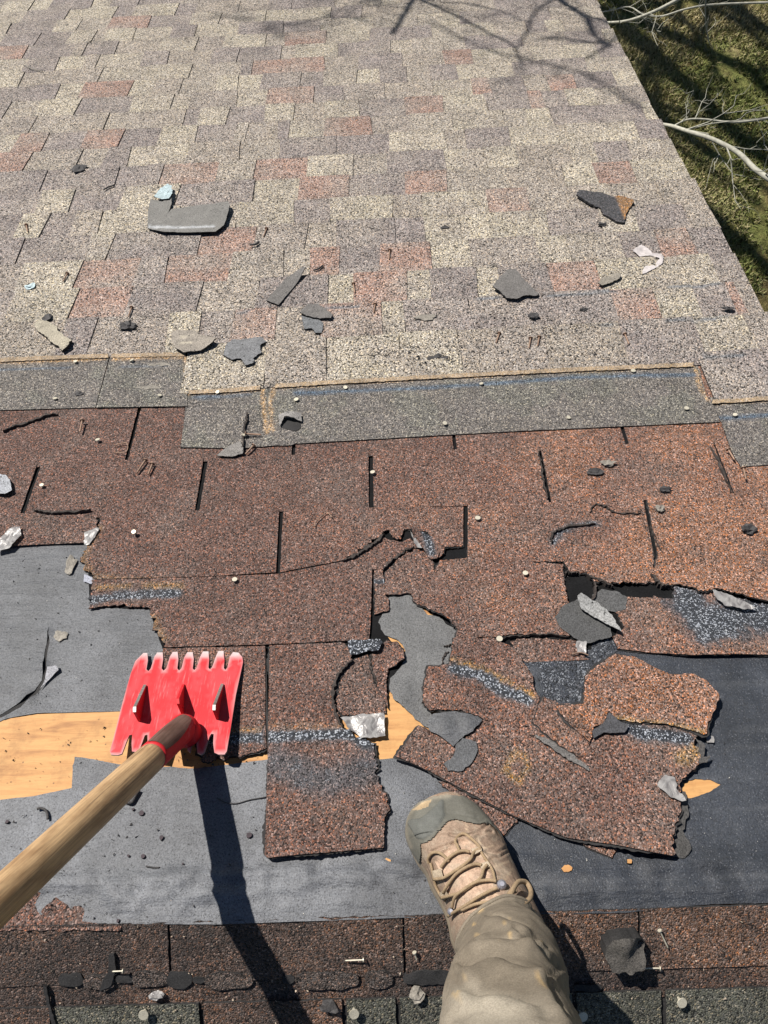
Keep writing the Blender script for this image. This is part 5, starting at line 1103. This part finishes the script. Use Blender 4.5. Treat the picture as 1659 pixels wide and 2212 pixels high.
# socket and handle
h0p = P(396, 1572, .046); h1p = P(10, 1934, .36)
ax = (h1p - h0p).normalized(); HL = 1.25
root = blade_pt(404, 1588, .004)
sock = [root + Vector((0, 0, -.004)), root.lerp(h0p, .5) + Vector((0, 0, .004)), h0p + ax * .005, h0p + ax * .03, h0p + ax * .075, h0p + ax * .112]
link('socket', *tube_geo(smoothpath(sock, 4), list(np.interp(np.linspace(0, 5, 21), [0, 1, 2, 3, 4, 5], [.0215, .021, .0205, .0200, .0195, .0192])), 28, cap=True), M_RED, shov, smooth=True, col=[tuple(RED)] * (21 * 28))
def handle_mat():
    m, ns, ls, b = mat('worn_ash_handle'); tc = ns.new('ShaderNodeTexCoord'); at = N(ns, 'ShaderNodeAttribute', attribute_name='gcol')
    mp = N(ns, 'ShaderNodeMapping'); mp.inputs['Scale'].default_value = (1, 1, 1)
    uvn = N(ns, 'ShaderNodeAttribute', attribute_name='lcoord'); ls.new(uvn.outputs['Vector'], mp.inputs[0]); mp.inputs['Scale'].default_value = (420, 420, 10)
    n = N(ns, 'ShaderNodeTexNoise', Scale=1.0, Detail=6.0, Roughness=.65, Distortion=.4); ls.new(mp.outputs[0], n.inputs['Vector'])
    r = ramp(ns, [(.3, .35), (.42, .78), (.58, 1.08), (.75, 1.25)]); ls.new(n.outputs['Fac'], r.inputs[0])
    mp2 = N(ns, 'ShaderNodeMapping'); mp2.inputs['Scale'].default_value = (60, 60, 16); ls.new(uvn.outputs['Vector'], mp2.inputs[0])
    n2 = N(ns, 'ShaderNodeTexNoise', Scale=1.0, Detail=4.0, Roughness=.6); ls.new(mp2.outputs[0], n2.inputs['Vector'])
    r2 = ramp(ns, [(.35, (.58, .50, .44)), (.55, (1.0, .96, .92)), (.7, (1.1, 1.05, 1.0))]); ls.new(n2.outputs['Fac'], r2.inputs[0])
    c = mixc(ns, ls, 'MULTIPLY', 1.0, at.outputs['Color'], r.outputs[0]); c = mixc(ns, ls, 'MULTIPLY', .9, c, r2.outputs[0])
    ls.new(c, b.inputs['Base Color']); b.inputs['Roughness'].default_value = .5
    bp = N(ns, 'ShaderNodeBump', Strength=.4, Distance=.0008); ls.new(n.outputs['Fac'], bp.inputs['Height']); ls.new(bp.outputs[0], b.inputs['Normal'])
    return m
M_HAND = handle_mat()
nseg = 90; hpath = [h0p - ax * .006 + ax * HL * i / nseg for i in range(nseg + 1)]
tt_ = [i / nseg * HL for i in range(nseg + 1)]
hr = [(.0190 if t > .112 else .0172) + .0004 * math.sin(t * 9) for t in tt_]
# bare wood sits proud of the open socket on its upper side
V_, F_ = tube_geo(hpath, hr, 26)
WOOD = np.array([.46, .315, .175]); GREY = np.array([.17, .12, .10])
cw = []; lc = []
e1_ = ax.orthogonal().normalized(); e2_ = ax.cross(e1_)
for i, p in enumerate(V_):
    k = i // 26; t = tt_[min(k, nseg)]; f = 1 if t > .118 else 0
    nn = fnoise(np.array([[t * 20, (i % 26) / 4]]), 1, 4)[0]
    cw.append(WOOD * f + GREY * (1 - f)); q = p - h0p; lc.append((q.dot(e1_), q.dot(e2_), q.dot(ax)))
ho = link('handle', V_, F_, M_HAND, shov, col=cw, smooth=True)
la = ho.data.attributes.new('lcoord', 'FLOAT_VECTOR', 'POINT'); la.data.foreach_set('vector', np.array(lc, np.float32).ravel())
# the split in the socket shows a dark lens of old wood on top
up_ = (Vector((0, 0, HCAM)) - (h0p + ax * .05)); up_ = (up_ - ax * up_.dot(ax)).normalized(); sd_ = ax.cross(up_)
Vs = []; ns_ = 16
for i in range(ns_ + 1):
    t = i / ns_; L = .0 + .106 * t; half = .85 * math.sin(math.pi * min(1, t * .62 + .08)) ** .7
    for j in range(9):
        a_ = -.45 + (j / 8 - .5) * 2 * half; rr = .0212 - .0012 * t if 0 < i < ns_ else .0200
        Vs.append(h0p + ax * L + (up_ * math.cos(a_) + sd_ * math.sin(-a_)) * rr)
Fs = [(i * 9 + j, i * 9 + j + 1, (i + 1) * 9 + j + 1, (i + 1) * 9 + j) for i in range(ns_) for j in range(8)]
wo = link('wood_inset', Vs, Fs, M_HAND, shov, col=[(.13, .085, .07)] * len(Vs), smooth=True)
la = wo.data.attributes.new('lcoord', 'FLOAT_VECTOR', 'POINT'); la.data.foreach_set('vector', np.array([((p - h0p).dot(e1_), (p - h0p).dot(e2_), (p - h0p).dot(ax)) for p in Vs], np.float32).ravel())

# ================================================================== PERSON: one booted leg
person = empty('person', P(1090, 2000, .005), label='person seen from above, only a tan work boot and dusty khaki trouser leg', cat='person')
# boot: left/right outline traced at sole height, lofted
LFT = cb((470, 105), (350, 120), (220, 180), (145, 260), (122, 350), (128, 430), (165, 520), (225, 640), (290, 730), (330, 830), (400, 950), (450, 1050), (480, 1150), (500, 1260), (560, 1400), (640, 1540))
RGT = cb((470, 105), (580, 125), (700, 200), (790, 290), (860, 380), (930, 470), (980, 600), (1030, 710), (1080, 840), (1140, 960), (1200, 1080), (1250, 1200), (1290, 1300), (1320, 1390), (1300, 1470), (1230, 1560))
hz_side = list(np.interp(range(16), [0, 3, 8, 12, 15], [.022, .026, .030, .034, .034]))
Lp = smoothpath([P(x, y, hz_side[i]) for i, (x, y) in enumerate(LFT)], 12); Rp = smoothpath([P(x, y, hz_side[i]) for i, (x, y) in enumerate(RGT)], 12)
nS = len(Lp)
top_h = np.interp(np.linspace(0, 15, nS), [0, .6, 1.6, 3, 5, 7, 9, 11, 13, 15], [.030, .046, .058, .064, .074, .092, .112, .130, .140, .140])
nT = 110; Vb = []
for i in range(nS):
    l, r = Lp[i], Rp[i]; mdl = (l + r) / 2; wv = (r - l)
    if wv.length < .004: wv = Vector((.004, .0005, 0))
    for j in range(nT + 1):
        a_ = math.pi * (1 - j / nT); ca, sa = math.cos(a_), math.sin(a_)
        ex = math.copysign(abs(ca) ** (.72 if i < 66 else .85), ca) * .5; zz = (abs(sa) ** .78)
        h = (l.z * .5) + (top_h[i] - l.z * .5) * zz
        # narrow towards the laces
        Vb.append(Vector((mdl.x + wv.x * ex, mdl.y + wv.y * ex, h)))
Fb = [(i * (nT + 1) + j, i * (nT + 1) + j + 1, (i + 1) * (nT + 1) + j + 1, (i + 1) * (nT + 1) + j) for i in range(nS - 1) for j in range(nT)]
# perspective makes the crown of the boot shift; keep the traced outline by pulling tall points towards the heel-side centre
Vb = np.array([tuple(v) for v in Vb])
pb = proj(Vb)
toe_poly = cb((470, 95), (350, 110), (210, 170), (135, 260), (110, 350), (115, 430), (155, 540), (235, 660), (248, 600), (246, 505), (330, 470), (390, 400), (440, 340), (490, 300), (560, 308), (640, 330), (730, 342), (790, 330), (860, 400), (930, 480), (830, 310), (720, 195), (590, 110))
pan = cb((152, 300), (240, 290), (310, 240), (400, 150), (420, 130), (440, 260), (400, 350), (330, 430), (270, 462), (215, 450), (140, 330))
intoe = inside(toe_poly, pb)
# creases in the leather
cre = [cb((330, 560), (420, 520), (520, 490)), cb((640, 430), (720, 400), (790, 340)), cb((780, 560), (860, 580), (950, 530)), cb((820, 620), (900, 600), (960, 560)), cb((480, 420), (560, 430), (640, 420)), cb((700, 440), (760, 400), (830, 400))]
dz = np.zeros(len(Vb))
for c in cre: dz -= .0032 * np.exp(-(seg_dist(pb, c) / 3.0) ** 2); dz += .0018 * np.exp(-((seg_dist(pb, c) - 6) / 3) ** 2)
dz += np.array([noise.fractal(Vector(v) * 60, .6, 2, 3) for v in Vb]) * .0009
# tongue gap: recessed channel between eyestays
chan = cb((420, 560), (520, 470), (600, 440), (690, 500), (760, 600), (800, 720), (840, 840), (900, 1000), (560, 1090), (500, 1030), (450, 880), (400, 740), (350, 640))
ci = inside(chan, pb); cdist = seg_dist(pb, chan + [chan[0]])
dz -= np.where(ci, .0040 * np.clip(cdist / 6, 0, 1), 0)
segs = [cb((560, 780), (600, 900), (600, 1040)), cb((640, 740), (740, 880), (800, 1000))]
for c in segs: dz -= .0016 * np.exp(-(seg_dist(pb, c) / 2.2) ** 2)
Vb[:, 2] += dz
LEA = np.array([.255, .180, .130]); LEA2 = np.array([.30, .21, .14]); TON = np.array([.38, .265, .19]); 
cb_ = np.tile(LEA, (len(Vb), 1)) * (1 + .12 * fnoise(Vb[:, :2], 40, 5))[:, None]
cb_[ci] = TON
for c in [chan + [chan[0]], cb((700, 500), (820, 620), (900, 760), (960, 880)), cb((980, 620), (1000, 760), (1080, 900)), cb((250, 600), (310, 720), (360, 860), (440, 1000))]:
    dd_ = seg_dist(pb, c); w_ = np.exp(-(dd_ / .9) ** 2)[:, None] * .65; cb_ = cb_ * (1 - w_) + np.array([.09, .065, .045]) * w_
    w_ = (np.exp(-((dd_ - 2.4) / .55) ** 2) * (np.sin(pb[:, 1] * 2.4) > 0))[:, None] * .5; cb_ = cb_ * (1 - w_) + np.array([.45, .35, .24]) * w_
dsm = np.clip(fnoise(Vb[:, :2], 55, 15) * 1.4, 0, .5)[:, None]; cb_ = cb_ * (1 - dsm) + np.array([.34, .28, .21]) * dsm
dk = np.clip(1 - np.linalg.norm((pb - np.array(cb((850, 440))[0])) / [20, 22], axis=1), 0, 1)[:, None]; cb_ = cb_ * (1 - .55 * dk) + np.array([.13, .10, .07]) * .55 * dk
for st in [cb((615, 320), (625, 420)), cb((740, 540), (840, 510)), cb((820, 700), (970, 640)), cb((940, 790), (1000, 700)), cb((700, 450), (740, 500))]:
    s = np.exp(-(seg_dist(pb, st) / 1.2) ** 2)[:, None] * .6; cb_ = cb_ * (1 - s) + np.array([.55, .42, .28]) * s
M_LEA = vcol_mat('tan_boot_leather', rough=.75, spec=.3, nscale=420, namp=.22, bump=.6, bdist=.0010, big=90)
M_RUB = vcol_mat('grey_green_rubber', rough=.7, spec=.35, nscale=700, namp=.15, bump=.3, bdist=.0005, big=50)
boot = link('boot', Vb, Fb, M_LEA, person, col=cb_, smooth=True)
# toe cap, moulded over the leather
Vt = Vb.copy(); nrm = np.zeros_like(Vt); bmm = boot.data; nrm = np.array([v.normal for v in bmm.vertices])
if nrm[len(nrm) // 2 * 1][2] < 0: nrm = -nrm
ft = [f for f in Fb if sum(intoe[list(f)]) >= 3]
offs = .0022 + .0016 * inside(pan, pb) * np.clip(seg_dist(pb, pan + [pan[0]]) / 2, 0, 1) - .0010 * np.exp(-(seg_dist(pb, cb((245, 500), (330, 440), (420, 300), (520, 250), (700, 290))) / 2.0) ** 2)
Vt = Vt + nrm * offs[:, None]
tcol = np.tile(np.array([.112, .108, .090]), (len(Vt), 1)); tcol[inside(pan, pb)] = [.098, .100, .090]
chev = cb((175, 225), (260, 160), (330, 140), (300, 200), (230, 225)); tcol[inside(chev, pb)] = [.30, .22, .13]
rimd = seg_dist(pb, cb((470, 105), (350, 120), (220, 180), (145, 260), (122, 350), (128, 430), (165, 520))); tcol = tcol + np.exp(-(rimd / 5) ** 2)[:, None] * np.array([.10, .08, .055])
link('toe_cap', Vt, ft, M_RUB, boot, col=tcol, smooth=True)
# close the back and bottom with a welted sole
Vsol = []; ring = [v for v in Lp] + [v for v in reversed(Rp)]
n = len(ring); ctr = sum(ring, Vector()) / n
for q, (sc_, z) in enumerate([(1.0, .030), (1.02, .020), (1.02, .006), (.97, .0035)]):
    for p in ring: Vsol.append(Vector((ctr.x + (p.x - ctr.x) * sc_, ctr.y + (p.y - ctr.y) * sc_, z)))
Fsol = [(q * n + i, q * n + (i + 1) % n, (q + 1) * n + (i + 1) % n, (q + 1) * n + i) for q in range(3) for i in range(n)] + [tuple(range(3 * n, 4 * n))]
link('sole', Vsol, Fsol, M_RUB, boot, col=[(.26, .21, .15)] * len(Vsol), smooth=False)
bvh = BVHTree.FromPolygons([Vector(v) for v in Vb], Fb)
def onboot(x, y, off=.002):
    o = Vector((0, 0, HCAM)); d = Vector(ray(x, y)).normalized(); r = bvh.ray_cast(o, d)
    if r[0] is None: return P(x, y, .10)
    nn = r[1] if r[1].dot(d) < 0 else -r[1]; return r[0] + nn * off
M_LACE = vcol_mat('tan_lace', rough=.85, spec=.2, nscale=1500, namp=.35, bump=.5, bdist=.0005, big=200)
def lace(pts, off, r=.0019, col=(.27, .195, .12)):
    off = off * .75
    p = smoothpath([onboot(x, y, off) + Vector((0, 0, .0006 * (i % 2))) for i, (x, y) in enumerate(pts)], 5)
    g = tube_geo(p, r, 8); link('lace', *g, M_LACE, boot, col=[col] * len(g[0]), smooth=True)
lace(cb((320, 650), (315, 610), (350, 575), (400, 575), (450, 615), (480, 650)), .004)
lace(cb((560, 580), (535, 520), (525, 470), (545, 435), (600, 432), (660, 470), (720, 530), (735, 560)), .004)
lace(cb((430, 700), (470, 640), (540, 590), (600, 580), (640, 590)), .006)
lace(cb((735, 560), (760, 600), (790, 660), (830, 730), (850, 810)), .003, .0018)
lace(cb((370, 780), (450, 775), (530, 740), (600, 700), (650, 650), (665, 610), (690, 580), (740, 560)), .006)
lace(cb((450, 890), (480, 840), (540, 760), (620, 715), (690, 690), (740, 700)), .006)
lace(cb((440, 930), (510, 920), (600, 900), (690, 840), (740, 790), (755, 740), (790, 700)), .007)
lace(cb((530, 1020), (550, 940), (610, 890), (700, 840), (800, 825), (860, 835)), .007)
lace(cb((500, 1090), (560, 1070), (640, 1010), (720, 960), (800, 920), (870, 890)), .007)
lace(cb((600, 1070), (700, 1010), (800, 990), (900, 995), (950, 1000)), .006)
lace(cb((330, 650), (350, 730), (370, 830), (410, 910), (450, 960)), .003, .0018)
lace(cb((960, 1005), (980, 930), (1010, 870), (1060, 870), (1100, 930), (1100, 1000), (1050, 1040), (1000, 1040)), .014, .0030)
lace(cb((940, 1000), (970, 950), (1000, 930)), .012, .0030)
def patch(pts, off, col, name='eyelet_tab', m=M_LEA):
    q = [onboot(x, y, off) for x, y in pts]; b_ = [p - Vector((0, 0, .003)) for p in q]; n = len(q)
    link(name, q + b_, [tuple(range(n)), tuple(range(2 * n - 1, n - 1, -1))] + [(i, (i + 1) % n, (i + 1) % n + n, i + n) for i in range(n)], m, boot, col=[col] * 2 * n)
for t in [cb((650, 560), (740, 540), (755, 570), (680, 610)), cb((720, 690), (790, 665), (808, 705), (745, 740)), cb((360, 720), (430, 705), (450, 770), (370, 780)), cb((415, 890), (460, 868), (500, 920), (450, 955)), cb((900, 1000), (930, 965), (960, 980), (930, 1015))]: patch(t, .0045, (.36, .29, .21))
M_EYE = plain('metal_eyelet', (.30, .30, .34), rough=.45, metal=.6, nscale=300, namp=.1)
for (x, y), r in ((cb((905, 860))[0], .0060), (cb((515, 1055))[0], .0045)):
    p = onboot(x, y, .004); link('lace_hook', *tube_geo([p, p + Vector((0, 0, .003)), p + Vector((0, 0, .005))], [r, r * .85, r * .45], 10), M_EYE, boot)

# trouser leg
sec = [  # centre px, width px, height of the section over the slope
    (1074, 2012, 180, .120), (1078, 2030, 190, .125), (1094, 2062, 208, .170), (1101, 2086, 228, .205), (1100, 2126, 250, .25), (1095, 2170, 272, .30), (1098, 2212, 282, .34), (1105, 2290, 340, .42), (1120, 2400, 420, .49), (1140, 2560, 520, .55)]
cen = []; rad = []
for (x, y, wpx, h) in sec:
    p = P(x, y, h); dist = (RCAM.T @ np.array([p.x, p.y, p.z - HCAM]))[2]; cen.append(p); rad.append(wpx / 2 / FPX * dist)
# beyond the picture the knee bends and the thigh runs back to the hip
cen += [cen[-1] + Vector((-.01, -.09, .05)), cen[-1] + Vector((-.03, -.25, .10)), cen[-1] + Vector((-.05, -.42, .16))]; rad += [.085, .088, .092]
path = smoothpath(cen, 7); rr = list(np.interp(np.linspace(0, len(cen) - 1, len(path)), range(len(cen)), rad))
nC = 120; Vp = []; tcir = []
n = len(path)
for i, p in enumerate(path):
    t = (path[min(i + 1, n - 1)] - path[max(i - 1, 0)]).normalized()
    blend = min(1, i / 25); t = (t * blend + Vector((.32, -.75, .55)).normalized() * (1 - blend)).normalized()
    side_ = Vector((1, 0, 0)) - t * t.x; side_.normalize(); upv = side_.cross(t)
    for j in range(nC):
        a_ = 2 * math.pi * j / nC; Vp.append(p + (side_ * math.cos(a_) + upv * math.sin(a_) * .92) * rr[i])
Vp = np.array([tuple(v) for v in Vp]); pp = proj(Vp)
cenA = np.repeat(np.array([tuple(p) for p in path]), nC, 0); nrm = Vp - cenA; nrm /= np.linalg.norm(nrm, axis=1)[:, None]
toc = np.array([0, 0, HCAM]) - Vp; toc /= np.linalg.norm(toc, axis=1)[:, None]; front = np.clip((nrm * toc).sum(1) * 3, 0, 1)
D = np.zeros(len(Vp))
folds = [(cb((700, 1345), (820, 1320), (960, 1310), (1080, 1330), (1200, 1340), (1290, 1380)), 7, .006), (cb((560, 1480), (640, 1540), (700, 1530), (760, 1490), (860, 1460), (960, 1490), (1080, 1540), (1200, 1580)), 8, .007), (cb((800, 1100), (900, 1110), (1000, 1150), (1100, 1190)), 7, .004),
         (cb((560, 1400), (640, 1310), (760, 1250)), 7, .004), (cb((1120, 1360), (1240, 1430), (1340, 1500), (1440, 1560)), 8, .006), (cb((1300, 1620), (1360, 1560), (1430, 1500)), 7, .006), (cb((600, 1700), (540, 1640), (520, 1560)), 8, .006), (cb((1000, 1230), (1080, 1280), (1200, 1300)), 6, .004),
         (cb((440, 1880), (480, 1780), (560, 1640), (620, 1560)), 9, .005), (cb((1220, 1590), (1300, 1700), (1380, 1850), (1440, 1990)), 10, .006), (cb((560, 1760), (700, 1740), (860, 1730), (1000, 1760), (1200, 1850)), 8, .003)]
for ln, wpx, am in folds:
    ln = [(a_, b_) for a_, b_ in ln]; d = seg_dist(pp, ln)
    dn = seg_dist(pp, [(a_, b_ + wpx * 2.1) for a_, b_ in ln])
    D += 1.9 * am * (.9 * np.exp(-(dn / (wpx * 1.9)) ** 2) - 1.0 * np.exp(-(d / (wpx * .60)) ** 2))
D *= front
D += np.array([noise.fractal(Vector((v[0] * 11, v[1] * 16, v[2] * 16)), .55, 2.1, 4) for v in Vp]) * .003
D[:nC * 3] += .001
Vp = Vp + nrm * D[:, None]
KH = np.array([.190, .160, .122]); KH2 = np.array([.34, .30, .24])
du_ = np.clip((pp[:, 1] - 2120) / 60 + fnoise(Vp[:, :2], 14, 2) * .7, 0, 1)[:, None] * np.clip(1.2 - np.abs(pp[:, 0] - 1060)[:, None] / 150, .2, 1)
Cp = KH * (1 - du_) + KH2 * du_
for (x, y), r_, s in [(cb((710, 1265))[0], 6, 1), (cb((980, 1280))[0], 3, .8), (cb((940, 1205))[0], 3.5, .7), (cb((1195, 1690))[0], 7, .8), (cb((1240, 1730))[0], 5, .8), (cb((580, 1800))[0], 8, .7), (cb((610, 1085))[0], 6, .5), (cb((730, 1045))[0], 7, .5), (cb((680, 1160))[0], 3, .7), (cb((900, 1380))[0], 2.5, .6), (cb((640, 1650))[0], 3, .5), (cb((880, 1660))[0], 2.5, .5), (cb((1230, 1330))[0], 4, .6), (cb((560, 1230))[0], 3, .5)]:
    d = np.linalg.norm(pp - np.array([x, y]), axis=1) + fnoise(pp, .12, 3) * r_ * .7
    s_ = (np.clip((r_ - d) / (r_ * .35), 0, 1) * s * front)[:, None]; Cp = Cp * (1 - s_) + np.array([.52, .36, .17]) * s_
rs = np.random.RandomState(8)
for _ in range(35):
    x, y, r_ = rs.uniform(1000, 1190), rs.uniform(1965, 2150), rs.uniform(.4, 1.2)
    s_ = (np.clip((r_ - np.linalg.norm(pp - np.array([x, y]), axis=1)) / 1 + .5, 0, 1) * .55 * front)[:, None]; Cp = Cp * (1 - s_) + np.array([.6, .42, .2]) * s_
Fp = [(i * nC + j, i * nC + (j + 1) % nC, (i + 1) * nC + (j + 1) % nC, (i + 1) * nC + j) for i in range(n - 1) for j in range(nC)] + [tuple(range((n - 1) * nC, n * nC))]
M_PANT = vcol_mat('dusty_khaki_canvas', rough=.92, spec=.15, nscale=700, namp=.2, bump=.6, bdist=.0006, big=45)
leg = link('trouser_leg', Vp, Fp, M_PANT, person, col=Cp, smooth=True)
# turned hem
hem = [Vector(Vp[j]) for j in list(range(nC)) + [0, 1]]
g = tube_geo(hem, .0022, 6, cap=False); link('hem', *g, M_PANT, leg, col=[tuple(KH)] * len(g[0]), smooth=True)
# ankle and lower leg inside the trouser, so that nothing is hollow
ank = [P(1102, 2050, .07), P(1102, 2075, .11), P(1102, 2110, .15)]
link('sock', *tube_geo(ank, [.036, .036, .038], 20), plain('grey_sock', (.2, .19, .17), nscale=300), person, smooth=True)
